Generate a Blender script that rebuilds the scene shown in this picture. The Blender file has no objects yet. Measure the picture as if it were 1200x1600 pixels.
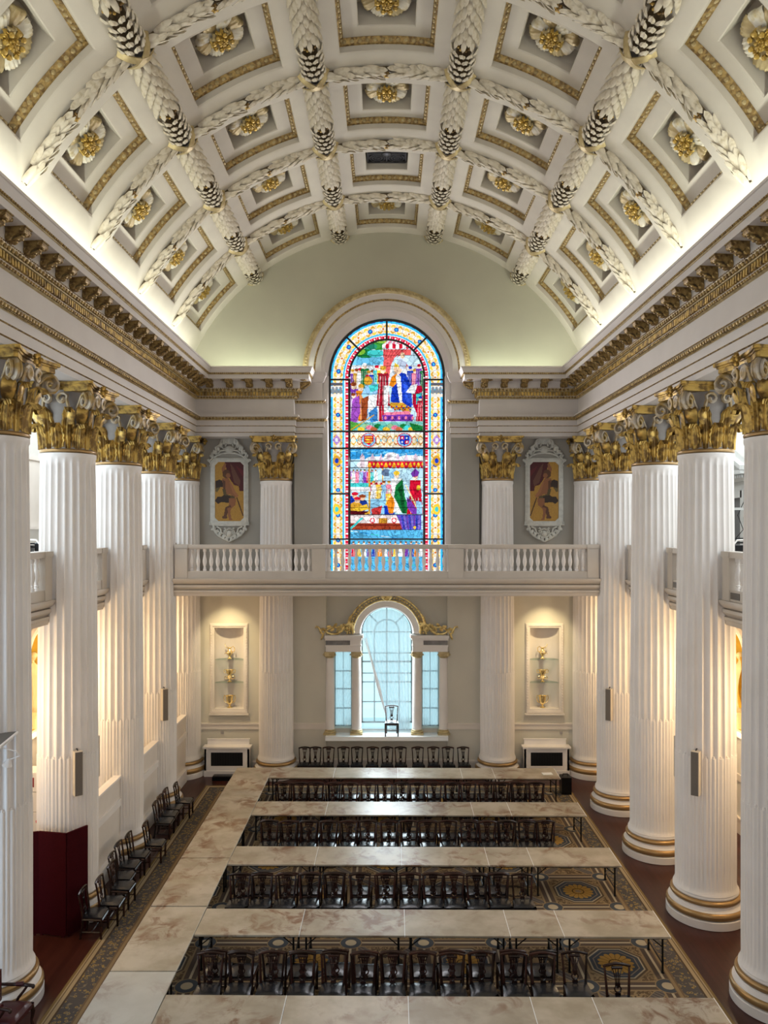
import bpy, math, random
import numpy as np
from mathutils import Vector, Matrix

PI = math.pi
scene = bpy.context.scene
COL = scene.collection

# ---------------------------------------------------------------- camera, sky, big lights, exposure
EYE = 8.676                      # eye height above the hall floor (standing on the gallery at the near end)
cd = bpy.data.cameras.new('camera'); cam = bpy.data.objects.new('camera', cd); COL.objects.link(cam)
cam.location = (0, 0, EYE); cam.rotation_euler = (PI / 2, 0, 0)
cd.sensor_fit = 'HORIZONTAL'; cd.sensor_width = 36; cd.lens = 36
cd.shift_x = -4.3 / 1200; cd.shift_y = 26 / 1200
cd.clip_start = .1; cd.clip_end = 200
scene.camera = cam
scene.view_settings.view_transform = 'Standard'; scene.view_settings.look = 'None'
scene.view_settings.gamma = 1; scene.view_settings.exposure = 0.14
scene.view_settings.use_curve_mapping = False
scene.cycles.use_denoising = True
scene.cycles.max_bounces = 7; scene.cycles.diffuse_bounces = 5; scene.cycles.glossy_bounces = 3
scene.cycles.transmission_bounces = 4; scene.cycles.transparent_max_bounces = 8
scene.cycles.caustics_reflective = False; scene.cycles.caustics_refractive = False
scene.cycles.sample_clamp_indirect = 4

w = bpy.data.worlds.new('sky'); scene.world = w; w.use_nodes = True
bg = w.node_tree.nodes['Background']; bg.inputs[0].default_value = (.60, .92, 1.0, 1); bg.inputs[1].default_value = 1.45

def area(name, loc, target, sx, sy, power, col, spread=180):
    d = bpy.data.lights.new(name, 'AREA'); d.shape = 'RECTANGLE'; d.size = sx; d.size_y = sy
    d.energy = power; d.color = col; d.spread = math.radians(spread)
    o = bpy.data.objects.new(name, d); COL.objects.link(o); o.location = loc
    o.rotation_euler = (Vector(target) - Vector(loc)).to_track_quat('-Z', 'Y').to_euler()
    return o

def point(name, loc, power, col, r=.1):
    d = bpy.data.lights.new(name, 'POINT'); d.energy = power; d.color = col; d.shadow_soft_size = r
    o = bpy.data.objects.new(name, d); COL.objects.link(o); o.location = loc
    return o

def spot(name, loc, target, power, col, ang=60, blend=.8, r=.06):
    d = bpy.data.lights.new(name, 'SPOT'); d.energy = power; d.color = col; d.spot_size = math.radians(ang); d.spot_blend = blend
    d.shadow_soft_size = r
    o = bpy.data.objects.new(name, d); COL.objects.link(o); o.location = loc
    o.rotation_euler = (Vector(target) - Vector(loc)).to_track_quat('-Z', 'Y').to_euler()
    return o

DAY = (.90, .95, 1.0)
# an assumed tall window at the near end, unseen behind the camera, and the two in view at the far end
area('assumed_window_light_near', (0, -2.6, 9.5), (0, 20, 8.5), 9, 13, 480, (.98, .97, 1.0))
area('window_light_stained', (0, 27.55, 11.6), (0, 5, 6.5), 3.9, 7.5, 620, (.95, .95, 1.0))
area('window_light_low', (0, 27.62, 3.4), (0, 12, 3.4), 1.7, 3.4, 170, (.80, .93, 1.0))
# cove lamps lying in the trough behind the cornice
for s in (-1, 1):
    area('cove_lamp_side', (s * 6.35, 14.5, 14.02), (s * 7.3, 14.5, 15.2), .12, 23, 310, (.95, 1.0, .86)).rotation_euler = (0, PI + s * .30, 0)
for x in (-4.3, 4.3):
    area('cove_lamp_end', (x, 26.35, 14.02), (x, 27.2, 15.4), 3.4, .10, 26, (.90, 1.0, .78))
# daylight from unseen windows assumed over the side galleries, no openings built
area('assumed_gallery_window_left', (-9.9, 17.5, 9.9), (0, 17.5, 9.3), 15, 3.2, 330, (.70, .87, 1.0))
area('assumed_gallery_window_right', (9.9, 17.5, 9.9), (0, 17.5, 9.3), 15, 3.2, 160, (.85, .95, 1.0))
for s in (-1, 1):
    area('gallery_wall_fill', (s * 8.9, 17.5, 11.75), (s * 9.0, 17.5, 5), 17, 1.6, 330 if s < 0 else 380, (.86, .95, 1.0))  # unseen fill lights added to brighten the outer gallery walls
area('assumed_aisle_window_left', (-9.7, 9.0, 3.4), (-7.4, 14, 3.0), 2.2, 4.5, 240, (.60, .81, 1.0))  # unseen window light, assumed for the cool cast on the first left column
WARM = (1.0, .73, .42)
COLX, COL0, BAY = 7.2, 14.08, 3.27        # colonnade: distance from the axis, first column, spacing
for s in (-1, 1):
    for k in range(4):
        point('assumed_aisle_light', (s * 8.75, COL0 + BAY * (k + .5), 4.9), 170 if k != 2 else 95, WARM, .18)  # unseen point lights without fixtures, assumed for the warm glow on the columns
    spot('assumed_niche_spot', (s * 5.6, 25.9, 6.45), (s * 5.6, 27.35, 4.3), 230, (1, .80, .45), 75, .9)  # unseen spots assumed under the balcony, lighting the wall round the niche
    spot('assumed_niche_spot_low', (s * 5.6, 25.4, 6.45), (s * 5.6, 27.5, 3.2), 150, (1, .86, .64), 42, .7)  # second unseen spot assumed there, aimed lower into the niche
    spot('assumed_statue_spot', (s * 9.3, COL0 + BAY * 2.3, 6.2), (s * 10.3, COL0 + BAY * 2.3, 4.0), 9, (1, .85, .35), 70)  # unseen spot without a fixture, assumed for the yellow light in the niche

# ---------------------------------------------------------------- materials
def mat(name, col, rough=.55, metal=0.0, noise=None, bump=None, spec=.4, rnd=0.0):
    m = bpy.data.materials.new(name); m.use_nodes = True
    nt = m.node_tree; b = nt.nodes['Principled BSDF']
    b.inputs['Base Color'].default_value = (*col, 1); b.inputs['Roughness'].default_value = rough
    b.inputs['Metallic'].default_value = metal; b.inputs['Specular IOR Level'].default_value = spec
    tc = nt.nodes.new('ShaderNodeTexCoord')
    out = None
    if noise:
        sc, c2, lo, hi = noise[:4]
        n = nt.nodes.new('ShaderNodeTexNoise'); n.inputs['Scale'].default_value = sc; n.inputs['Detail'].default_value = 5
        nt.links.new(tc.outputs['Object'], n.inputs['Vector'])
        if len(noise) > 4:
            mp = nt.nodes.new('ShaderNodeMapping'); mp.inputs['Scale'].default_value = noise[4]
            nt.links.new(tc.outputs['Object'], mp.inputs['Vector']); nt.links.new(mp.outputs[0], n.inputs['Vector'])
        r = nt.nodes.new('ShaderNodeValToRGB')
        r.color_ramp.elements[0].position = lo; r.color_ramp.elements[0].color = (*c2, 1)
        r.color_ramp.elements[1].position = hi; r.color_ramp.elements[1].color = (*col, 1)
        nt.links.new(n.outputs['Fac'], r.inputs['Fac']); out = r.outputs['Color']
    if rnd:
        oi = nt.nodes.new('ShaderNodeObjectInfo')
        hs = nt.nodes.new('ShaderNodeHueSaturation')
        mr = nt.nodes.new('ShaderNodeMapRange'); mr.inputs['To Min'].default_value = 1 - rnd; mr.inputs['To Max'].default_value = 1 + rnd
        nt.links.new(oi.outputs['Random'], mr.inputs['Value']); nt.links.new(mr.outputs[0], hs.inputs['Value'])
        if out: nt.links.new(out, hs.inputs['Color'])
        else: hs.inputs['Color'].default_value = (*col, 1)
        out = hs.outputs['Color']
    if out: nt.links.new(out, b.inputs['Base Color'])
    if bump:
        bn = nt.nodes.new('ShaderNodeTexNoise'); bn.inputs['Scale'].default_value = bump[0]; bn.inputs['Detail'].default_value = 4
        bp = nt.nodes.new('ShaderNodeBump'); bp.inputs['Strength'].default_value = bump[1]; bp.inputs['Distance'].default_value = .02
        nt.links.new(tc.outputs['Object'], bn.inputs['Vector']); nt.links.new(bn.outputs['Fac'], bp.inputs['Height'])
        nt.links.new(bp.outputs[0], b.inputs['Normal'])
    return m

def emit(name, col, strength):
    m = bpy.data.materials.new(name); m.use_nodes = True; nt = m.node_tree; nt.nodes.clear()
    e = nt.nodes.new('ShaderNodeEmission'); e.inputs[0].default_value = (*col, 1); e.inputs[1].default_value = strength
    o = nt.nodes.new('ShaderNodeOutputMaterial'); nt.links.new(e.outputs[0], o.inputs[0]); return m

WHITE = mat('white_column_paint', (.82, .78, .76), .5, noise=(1.2, (.77, .73, .70), .35, .65), spec=.3)
TRIMW = mat('cream_trim_paint', (.74, .68, .62), .5, noise=(2, (.69, .63, .57), .3, .7), spec=.3)
ENTAB = mat('entablature_paint', (.67, .62, .59), .6, noise=(1.2, (.63, .58, .55), .3, .7), spec=.25)
VAULT = mat('vault_plaster', (.66, .61, .53), .65, noise=(1.1, (.59, .54, .47), .3, .7), spec=.2)
LUNET = mat('lunette_plaster', (.52, .50, .40), .7, noise=(.8, (.48, .46, .37), .3, .7), spec=.2)
GREIGE = mat('greige_wall_paint', (.61, .58, .50), .65, noise=(1, (.57, .54, .465), .3, .7), spec=.2)
GREYW = mat('grey_wall_paint', (.37, .35, .31), .65, noise=(1, (.34, .32, .285), .3, .7), spec=.2)
AISLE = mat('aisle_wall_paint', (.62, .60, .56), .65, noise=(1, (.58, .56, .52), .3, .7), spec=.2)
STONEW = mat('balcony_paint', (.60, .54, .48), .55, noise=(1.6, (.55, .49, .43), .3, .7), spec=.3)
LEAFW = mat('garland_plaster', (.72, .65, .53), .6, noise=(9, (.50, .42, .29), .28, .52), spec=.25)
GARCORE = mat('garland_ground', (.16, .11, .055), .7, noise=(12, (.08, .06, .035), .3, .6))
PETALW = mat('petal_plaster', (.76, .71, .60), .5, noise=(7, (.55, .44, .22), .3, .5), spec=.3)
GOLD = mat('gilding', (.60, .40, .11), .40, .65, noise=(6, (.20, .12, .04), .40, .56), bump=(40, .25))
GOLDB = mat('bright_gilding', (.66, .46, .12), .36, .7, noise=(6, (.30, .19, .05), .3, .58), bump=(30, .2))
GOLDP = mat('pale_gilding', (.60, .49, .27), .45, .45, noise=(6, (.40, .30, .15), .3, .6))
GOLDK = mat('worn_gilding', (.46, .32, .12), .45, .6, noise=(14, (.18, .11, .045), .38, .62), bump=(50, .3))
BRONZE = mat('bronze_paint', (.42, .27, .12), .35, .55, noise=(2, (.34, .21, .09), .3, .7))
BELL = mat('capital_grey_plaster', (.40, .37, .35), .6, noise=(4, (.33, .30, .28), .3, .7))
VOLUT = mat('parcel_gilt_plaster', (.50, .44, .36), .5, .25, noise=(5, (.42, .28, .09), .38, .6))
DARKGAP = mat('grille_iron', (.015, .015, .016), .5, .3)
MAHOG = mat('mahogany', (.038, .013, .009), .26, noise=(4, (.014, .006, .005), .3, .7), spec=.5, rnd=.6)
LEATHER = mat('black_leather', (.009, .010, .014), .24, bump=(25, .12), spec=.6)
REDLEA = mat('burgundy_leather', (.055, .008, .011), .3, bump=(20, .1), spec=.5)
REDSCR = mat('crimson_screen_cloth', (.045, .002, .005), .8, noise=(30, (.036, .0015, .004), .3, .7), spec=.1)
BLACKM = mat('black_steel', (.012, .012, .013), .35, .6)
SPKFACE = mat('speaker_grille_cloth', (.17, .15, .13), .7, noise=(60, (.14, .12, .105), .3, .7))
SPKSIDE = mat('speaker_case_paint', (.62, .56, .48), .5)
PAPER = mat('white_paper', (.85, .85, .83), .7)
SILVERG = mat('polished_gold', (.95, .76, .38), .2, .9)
CARTON = mat('white_carton', (.70, .66, .62), .7)
PRINTM = mat('dark_red_print', (.22, .03, .03), .6)
REDDOT = mat('red_print', (.55, .02, .03), .6)
FRAMEP = mat('painting_frame_paint', (.56, .55, .50), .6, noise=(8, (.47, .46, .42), .35, .6))
GREYP = mat('grey_gallery_paint', (.42, .42, .40), .6)
LINEN = mat('white_linen', (.80, .80, .80), .8)
SILLW = mat('sill_white_paint', (.85, .87, .88), .4)
CARVED = mat('carved_gilding', (.84, .66, .28), .4, .5, noise=(9, (.45, .30, .10), .36, .55))
FRIEZE = mat('grey_frieze_marble', (.26, .25, .25), .4, noise=(4, (.18, .17, .17), .35, .65))
GLAZBAR = mat('glazing_bar_paint', (.45, .52, .56), .5)
LEADBAR = mat('window_iron', (.02, .02, .022), .5)
LAMPGL = emit('lamp_glow', (1.0, .86, .55), 7.0)
YELLOWN = mat('niche_lit_yellow', (.52, .33, .025), .7, noise=(5, (.44, .26, .02), .3, .7))  # yellow of the niche lighting is put into this colour
STATUEM = mat('statue_plaster', (.62, .53, .30), .6)

def wood_floor():
    m = bpy.data.materials.new('dark_red_boards'); m.use_nodes = True; nt = m.node_tree; b = nt.nodes['Principled BSDF']
    tc = nt.nodes.new('ShaderNodeTexCoord'); mp = nt.nodes.new('ShaderNodeMapping')
    mp.inputs['Rotation'].default_value = (0, 0, PI / 2)
    nt.links.new(tc.outputs['Object'], mp.inputs['Vector'])
    br = nt.nodes.new('ShaderNodeTexBrick'); br.inputs['Scale'].default_value = 1; br.inputs['Brick Width'].default_value = 2.2
    br.inputs['Row Height'].default_value = .11; br.inputs['Mortar Size'].default_value = .003
    br.inputs['Color1'].default_value = (.060, .017, .011, 1); br.inputs['Color2'].default_value = (.044, .011, .008, 1)
    br.inputs['Mortar'].default_value = (.03, .008, .006, 1)
    nt.links.new(mp.outputs[0], br.inputs['Vector'])
    n = nt.nodes.new('ShaderNodeTexNoise'); n.inputs['Scale'].default_value = 1.3; n.inputs['Detail'].default_value = 6
    mp2 = nt.nodes.new('ShaderNodeMapping'); mp2.inputs['Scale'].default_value = (6, .6, 1)
    nt.links.new(tc.outputs['Object'], mp2.inputs['Vector']); nt.links.new(mp2.outputs[0], n.inputs['Vector'])
    mx = nt.nodes.new('ShaderNodeMix'); mx.data_type = 'RGBA'; mx.blend_type = 'OVERLAY'; mx.inputs['Factor'].default_value = .5
    nt.links.new(br.outputs['Color'], mx.inputs['A']); nt.links.new(n.outputs['Fac'], mx.inputs['B'])
    nt.links.new(mx.outputs['Result'], b.inputs['Base Color'])
    b.inputs['Roughness'].default_value = .32; b.inputs['Specular IOR Level'].default_value = .35
    return m
FLOORM = wood_floor()

def table_mat(name, base, light, stain, amount):
    m = bpy.data.materials.new(name); m.use_nodes = True; nt = m.node_tree; b = nt.nodes['Principled BSDF']
    tc = nt.nodes.new('ShaderNodeTexCoord'); oi = nt.nodes.new('ShaderNodeObjectInfo')
    geo = nt.nodes.new('ShaderNodeNewGeometry')
    def noise(scale, detail, dist=0, rough=.55):
        n = nt.nodes.new('ShaderNodeTexNoise'); n.inputs['Scale'].default_value = scale; n.inputs['Detail'].default_value = detail
        n.inputs['Distortion'].default_value = dist; n.inputs['Roughness'].default_value = rough
        nt.links.new(geo.outputs['Position'], n.inputs['Vector']); return n.outputs['Fac']
    def ramp(src, a, b_, ca, cb):
        r = nt.nodes.new('ShaderNodeValToRGB'); r.color_ramp.elements[0].position = a; r.color_ramp.elements[1].position = b_
        r.color_ramp.elements[0].color = ca; r.color_ramp.elements[1].color = cb; nt.links.new(src, r.inputs['Fac']); return r.outputs['Color']
    def mix(a, b_, f, mode='MIX'):
        x = nt.nodes.new('ShaderNodeMix'); x.data_type = 'RGBA'; x.blend_type = mode
        for sock, v in (('A', a), ('B', b_), ('Factor', f)):
            if hasattr(v, 'links'): nt.links.new(v, x.inputs[sock])
            else: x.inputs[sock].default_value = v
        return x.outputs['Result']
    c = ramp(noise(1.7, 8), .38, .62, (*base, 1), (*light, 1))
    f1 = ramp(noise(2.3, 9, .7, .68), .48, .59, (0, 0, 0, 1), (amount, amount, amount, 1))
    f2 = ramp(noise(.62, 3), .43, .56, (0, 0, 0, 1), (1, 1, 1, 1))
    f = mix(f1, f2, 1.0, 'MULTIPLY')
    c = mix(c, (*stain, 1), f)
    hs = nt.nodes.new('ShaderNodeHueSaturation'); mr = nt.nodes.new('ShaderNodeMapRange')
    mr.inputs['To Min'].default_value = .90; mr.inputs['To Max'].default_value = 1.10
    nt.links.new(oi.outputs['Random'], mr.inputs['Value']); nt.links.new(mr.outputs[0], hs.inputs['Value']); nt.links.new(c, hs.inputs['Color'])
    nt.links.new(hs.outputs['Color'], b.inputs['Base Color']); b.inputs['Roughness'].default_value = .36; b.inputs['Specular IOR Level'].default_value = .5
    return m
TABLEM = table_mat('stained_board', (.34, .285, .205), (.47, .41, .325), (.20, .10, .05), .95)
TABLEW = table_mat('pale_board', (.50, .48, .43), (.56, .54, .49), (.30, .20, .16), .5)

# ---- node expressions for the carpet
class E:
    nt = None
    def __init__(s, sock): s.s = sock
    @staticmethod
    def op(kind, *a):
        n = E.nt.nodes.new('ShaderNodeMath'); n.operation = kind
        for i, x in enumerate(a):
            if isinstance(x, E): E.nt.links.new(x.s, n.inputs[i])
            else: n.inputs[i].default_value = float(x)
        return E(n.outputs[0])
    def __add__(s, o): return E.op('ADD', s, o)
    __radd__ = __add__
    def __sub__(s, o): return E.op('SUBTRACT', s, o)
    def __rsub__(s, o): return E.op('SUBTRACT', o, s)
    def __mul__(s, o): return E.op('MULTIPLY', s, o)
    __rmul__ = __mul__
    def __truediv__(s, o): return E.op('DIVIDE', s, o)
    def lt(s, o): return E.op('LESS_THAN', s, o)
    def gt(s, o): return E.op('GREATER_THAN', s, o)
    def abs(s): return E.op('ABSOLUTE', s)
    def floor(s): return E.op('FLOOR', s)
    def sin(s): return E.op('SINE', s)
    def cos(s): return E.op('COSINE', s)
    def max(s, o): return E.op('MAXIMUM', s, o)
    def min(s, o): return E.op('MINIMUM', s, o)
    def between(s, a, b): return s.gt(a) * s.lt(b)

def carpet_mat():
    m = bpy.data.materials.new('patterned_carpet'); m.use_nodes = True; nt = m.node_tree; E.nt = nt; b = nt.nodes['Principled BSDF']
    geo = nt.nodes.new('ShaderNodeNewGeometry'); sp = nt.nodes.new('ShaderNodeSeparateXYZ'); nt.links.new(geo.outputs['Position'], sp.inputs[0])
    x, y = E(sp.outputs[0]), E(sp.outputs[1])
    P = 1.52
    u = (x - 5.33) / P; v = (y - 14.55) / P
    fu, fv = u.floor(), v.floor()
    a = (u - fu - .5) * P; c = (v - fv - .5) * P           # from the middle of the cell, metres
    aa, cc = a.abs(), c.abs()
    par = ((fu + fv) * .5); par = (par - par.floor()).gt(.25)   # 1 in every other cell
    ca, cb_ = .76 - aa, .76 - cc
    ring = E.op('SQRT', ca * ca + cb_ * cb_)
    octd = aa.max(cc).max((aa + cc) * .7071)
    rad = E.op('SQRT', a * a + c * c); ang = E.op('ARCTAN2', c, a)
    pet = .30 + .06 * (ang * 8).cos().abs()
    vor = nt.nodes.new('ShaderNodeTexVoronoi'); vor.inputs['Scale'].default_value = 11; nt.links.new(geo.outputs['Position'], vor.inputs['Vector'])
    vd = E(vor.outputs['Distance'])
    nz = nt.nodes.new('ShaderNodeTexNoise'); nz.inputs['Scale'].default_value = 9; nz.inputs['Detail'].default_value = 2; nz.inputs['Distortion'].default_value = 1.5
    nt.links.new(geo.outputs['Position'], nz.inputs['Vector']); nzf = E(nz.outputs['Fac'])
    DK, BR, TAN, GLD, BLU, BEI = (.055, .040, .028), (.14, .095, .058), (.30, .215, .12), (.46, .27, .07), (.072, .082, .098), (.46, .39, .28)
    cur = None
    def rgb(cl):
        n = nt.nodes.new('ShaderNodeRGB'); n.outputs[0].default_value = (*cl, 1); return n.outputs[0]
    def over(mask, cl):
        nonlocal cur
        n = nt.nodes.new('ShaderNodeMix'); n.data_type = 'RGBA'
        nt.links.new(mask.s, n.inputs['Factor'])
        if cur is None: n.inputs['A'].default_value = (*BR, 1)
        else: nt.links.new(cur, n.inputs['A'])
        n.inputs['B'].default_value = (*cl, 1); cur = n.outputs['Result']
    over(nzf.gt(.52), TAN)
    over(vd.lt(.22), DK)
    # straps along the grid and diagonals
    dg = (aa - cc).abs()
    stripe = ((x + y) * 60).sin().gt(0)
    notp = 1 - par
    over(notp * dg.lt(.13), (.10, .088, .084)); over(notp * dg.lt(.13) * stripe, (.18, .15, .13)); over(notp * dg.between(.13, .16), TAN)
    edge = aa.max(cc)
    over(edge.gt(.64), (.11, .082, .066)); over(edge.between(.60, .64), TAN); over(edge.gt(.735), BEI)
    over(notp * octd.lt(.34), DK); over(notp * octd.between(.31, .34), TAN); over(notp * rad.lt(pet * .6), TAN)
    # octagon medallion
    over(par * octd.lt(.60), (.12, .088, .06)); over(par * octd.between(.565, .60), TAN)
    over(par * octd.lt(.52), BEI); over(par * octd.lt(.49), BLU); over(par * octd.between(.40, .425), (.26, .21, .16))
    over(par * rad.lt(pet), GLD); over(par * rad.between(.12, .145), (.09, .05, .015)); over(par * rad.lt(pet) * (ang * 8).cos().abs().lt(.16), (.10, .055, .018))
    over(par * rad.lt(.07), TAN)
    # rings on the grid crossings
    over(ring.lt(.235), TAN); over(ring.lt(.215), BLU); over(ring.lt(.115), BEI)
    # border
    e = (6.1 - x.abs()).min(25.9 - y)
    over(e.lt(.68), (.19, .13, .08)); over(e.between(.60, .66), TAN)
    over(e.lt(.56), (.105, .096, .092)); over(e.lt(.56) * vd.between(.20, .36), (.36, .25, .09)); over(e.lt(.56) * nzf.gt(.62), (.25, .20, .14))
    over(e.lt(.21), (.10, .07, .05)); over(e.lt(.17), (.40, .31, .19)); over(e.between(.075, .10), (.17, .12, .07)); over(e.lt(.05), (.22, .15, .065))
    nt.links.new(cur, b.inputs['Base Color']); b.inputs['Roughness'].default_value = .95; b.inputs['Specular IOR Level'].default_value = .1
    return m
CARPETM = carpet_mat()

def glassy(name, tint, gloss):
    m = bpy.data.materials.new(name); m.use_nodes = True; nt = m.node_tree; nt.nodes.clear()
    t = nt.nodes.new('ShaderNodeBsdfTransparent'); t.inputs[0].default_value = (*tint, 1)
    g = nt.nodes.new('ShaderNodeBsdfGlossy'); g.inputs['Roughness'].default_value = .05
    mx = nt.nodes.new('ShaderNodeMixShader'); mx.inputs[0].default_value = gloss; o = nt.nodes.new('ShaderNodeOutputMaterial')
    nt.links.new(t.outputs[0], mx.inputs[1]); nt.links.new(g.outputs[0], mx.inputs[2]); nt.links.new(mx.outputs[0], o.inputs[0]); return m
PANE = glassy('clear_pane', (.93, .97, .98), .06)
SHELFG = glassy('shelf_glass', (.86, .92, .90), .12)

def sheer():
    m = bpy.data.materials.new('sheer_curtain'); m.use_nodes = True; nt = m.node_tree; nt.nodes.clear()
    t = nt.nodes.new('ShaderNodeBsdfTransparent'); tr = nt.nodes.new('ShaderNodeBsdfTranslucent'); df = nt.nodes.new('ShaderNodeBsdfDiffuse')
    tr.inputs[0].default_value = (.88, .92, .96, 1); df.inputs[0].default_value = (.80, .82, .85, 1)
    a = nt.nodes.new('ShaderNodeMixShader'); a.inputs[0].default_value = .45
    b_ = nt.nodes.new('ShaderNodeMixShader'); b_.inputs[0].default_value = .62; o = nt.nodes.new('ShaderNodeOutputMaterial')
    nt.links.new(tr.outputs[0], a.inputs[1]); nt.links.new(df.outputs[0], a.inputs[2])
    nt.links.new(t.outputs[0], b_.inputs[1]); nt.links.new(a.outputs[0], b_.inputs[2]); nt.links.new(b_.outputs[0], o.inputs[0]); return m
SHEER = sheer()

def attr_mat(name, emission=0.0, rough=.5):
    m = bpy.data.materials.new(name); m.use_nodes = True; nt = m.node_tree
    at = nt.nodes.new('ShaderNodeAttribute'); at.attribute_name = 'paint'
    if emission:
        nt.nodes.clear(); at = nt.nodes.new('ShaderNodeAttribute'); at.attribute_name = 'paint'
        e = nt.nodes.new('ShaderNodeEmission'); e.inputs[1].default_value = emission; o = nt.nodes.new('ShaderNodeOutputMaterial')
        nt.links.new(at.outputs['Color'], e.inputs[0]); nt.links.new(e.outputs[0], o.inputs[0])
    else:
        b = nt.nodes['Principled BSDF']; nt.links.new(at.outputs['Color'], b.inputs['Base Color']); b.inputs['Roughness'].default_value = rough
    return m
STAINED = attr_mat('stained_glass', 1.0)
OILPAINT = attr_mat('oil_paint', 0, .4)

# ---------------------------------------------------------------- mesh helpers
class MB:
    """collects verts and faces; build() links them as one mesh object"""
    def __init__(s): s.v = []; s.f = []; s.m = []
    def add(s, verts, faces, mi=0, M=None):
        o = len(s.v)
        if M is not None: verts = [tuple(M @ Vector(p)) for p in verts]
        s.v.extend(tuple(p) for p in verts)
        s.f.extend(tuple(i + o for i in f) for f in faces); s.m.extend([mi] * len(faces)); return s
    def box(s, x0, x1, y0, y1, z0, z1, mi=0, M=None):
        if x0 > x1: x0, x1 = x1, x0
        if y0 > y1: y0, y1 = y1, y0
        v = [(x0, y0, z0), (x1, y0, z0), (x1, y1, z0), (x0, y1, z0), (x0, y0, z1), (x1, y0, z1), (x1, y1, z1), (x0, y1, z1)]
        return s.add(v, [(3, 2, 1, 0), (4, 5, 6, 7), (0, 1, 5, 4), (1, 2, 6, 5), (2, 3, 7, 6), (3, 0, 4, 7)], mi, M)
    def lathe(s, prof, n=32, c=(0, 0), mi=0, M=None, cap=True, a0=0, a1=2 * PI):
        full = abs(a1 - a0 - 2 * PI) < 1e-6; k = n if full else n + 1
        v = []; f = []
        for r, z in prof:
            for i in range(k):
                t = a0 + (a1 - a0) * i / n; v.append((c[0] + r * math.cos(t), c[1] + r * math.sin(t), z))
        for j in range(len(prof) - 1):
            for i in range(n):
                b = (i + 1) % k
                f.append((j * k + i, j * k + b, (j + 1) * k + b, (j + 1) * k + i))
        if cap and full:
            f.append(tuple(range(k - 1, -1, -1))); f.append(tuple((len(prof) - 1) * k + i for i in range(k)))
        return s.add(v, f, mi, M)
    def tube(s, pts, r, n=8, mi=0, M=None, flat=1.0, up=(0, 0, 1)):
        pts = [Vector(p) for p in pts]; m = len(pts); rs = r if isinstance(r, (list, tuple)) else [r] * m
        v = []; f = []; prev = None
        for i, p in enumerate(pts):
            d = (pts[min(i + 1, m - 1)] - pts[max(i - 1, 0)])
            if d.length < 1e-9: d = Vector((0, 0, 1))
            d.normalize()
            if prev is None:
                a = Vector(up)
                if abs(a.dot(d)) > .95: a = Vector((1, 0, 0)) if abs(d.x) < .9 else Vector((0, 1, 0))
            else: a = prev
            a = (a - d * a.dot(d)).normalized(); prev = a; b = d.cross(a)
            for k in range(n):
                t = 2 * PI * k / n; v.append(p + a * (rs[i] * math.cos(t)) + b * (rs[i] * flat * math.sin(t)))
        for i in range(m - 1):
            for k in range(n):
                k2 = (k + 1) % n; f.append((i * n + k, i * n + k2, (i + 1) * n + k2, (i + 1) * n + k))
        f.append(tuple(range(n - 1, -1, -1))); f.append(tuple((m - 1) * n + k for k in range(n)))
        return s.add(v, f, mi, M)
    def prism(s, poly, t0, t1, axis='y', mi=0, M=None):
        n = len(poly); v = []
        for t in (t0, t1):
            for a, b in poly:
                v.append({'y': (a, t, b), 'x': (t, a, b), 'z': (a, b, t)}[axis])
        f = [tuple(range(n)), tuple(range(2 * n - 1, n - 1, -1))] + [((i + 1) % n, i, n + i, n + (i + 1) % n) for i in range(n)]
        return s.add(v, f, mi, M)
    def ell(s, c, r, nu=8, nv=5, mi=0, M=None):
        if not isinstance(r, (tuple, list)): r = (r, r, r)
        v = [(c[0], c[1], c[2] - r[2])]; f = []
        for j in range(1, nv):
            t = -PI / 2 + PI * j / nv
            for i in range(nu):
                a = 2 * PI * i / nu; v.append((c[0] + r[0] * math.cos(t) * math.cos(a), c[1] + r[1] * math.cos(t) * math.sin(a), c[2] + r[2] * math.sin(t)))
        v.append((c[0], c[1], c[2] + r[2])); L = len(v) - 1
        for i in range(nu):
            f.append((0, 1 + (i + 1) % nu, 1 + i)); b = 1 + (nv - 2) * nu; f.append((b + i, b + (i + 1) % nu, L))
        for j in range(nv - 2):
            for i in range(nu):
                a = 1 + j * nu; f.append((a + i, a + (i + 1) % nu, a + nu + (i + 1) % nu, a + nu + i))
        return s.add(v, f, mi, M)
    def grid(s, fn, nu, nv, mi=0, M=None):
        v = [fn(i / nu, j / nv) for j in range(nv + 1) for i in range(nu + 1)]
        f = [(j * (nu + 1) + i, j * (nu + 1) + i + 1, (j + 1) * (nu + 1) + i + 1, (j + 1) * (nu + 1) + i) for j in range(nv) for i in range(nu)]
        return s.add(v, f, mi, M)
    def mirror(s):
        o = MB(); o.v = [(-x, y, z) for x, y, z in s.v]; o.f = [tuple(reversed(f)) for f in s.f]; o.m = list(s.m); return o
    def bend(s, R):
        o = MB(); o.f = s.f; o.m = s.m
        o.v = [((R + z) * math.sin(x / R), y, (R + z) * math.cos(x / R) - R) for x, y, z in s.v]; return o
    def mesh(s, name, mats, sharp=38):
        me = bpy.data.meshes.new(name); me.from_pydata(s.v, [], s.f)
        for m in (mats if isinstance(mats, (list, tuple)) else [mats]): me.materials.append(m)
        me.polygons.foreach_set('material_index', s.m)
        if sharp:
            me.polygons.foreach_set('use_smooth', [True] * len(s.f)); me.set_sharp_from_angle(angle=math.radians(sharp))
        me.update(); return me
    def build(s, name, mats, parent=None, loc=None, rot=None, sharp=38):
        return put(name, s.mesh(name, mats, sharp), parent, loc, rot)

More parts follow.
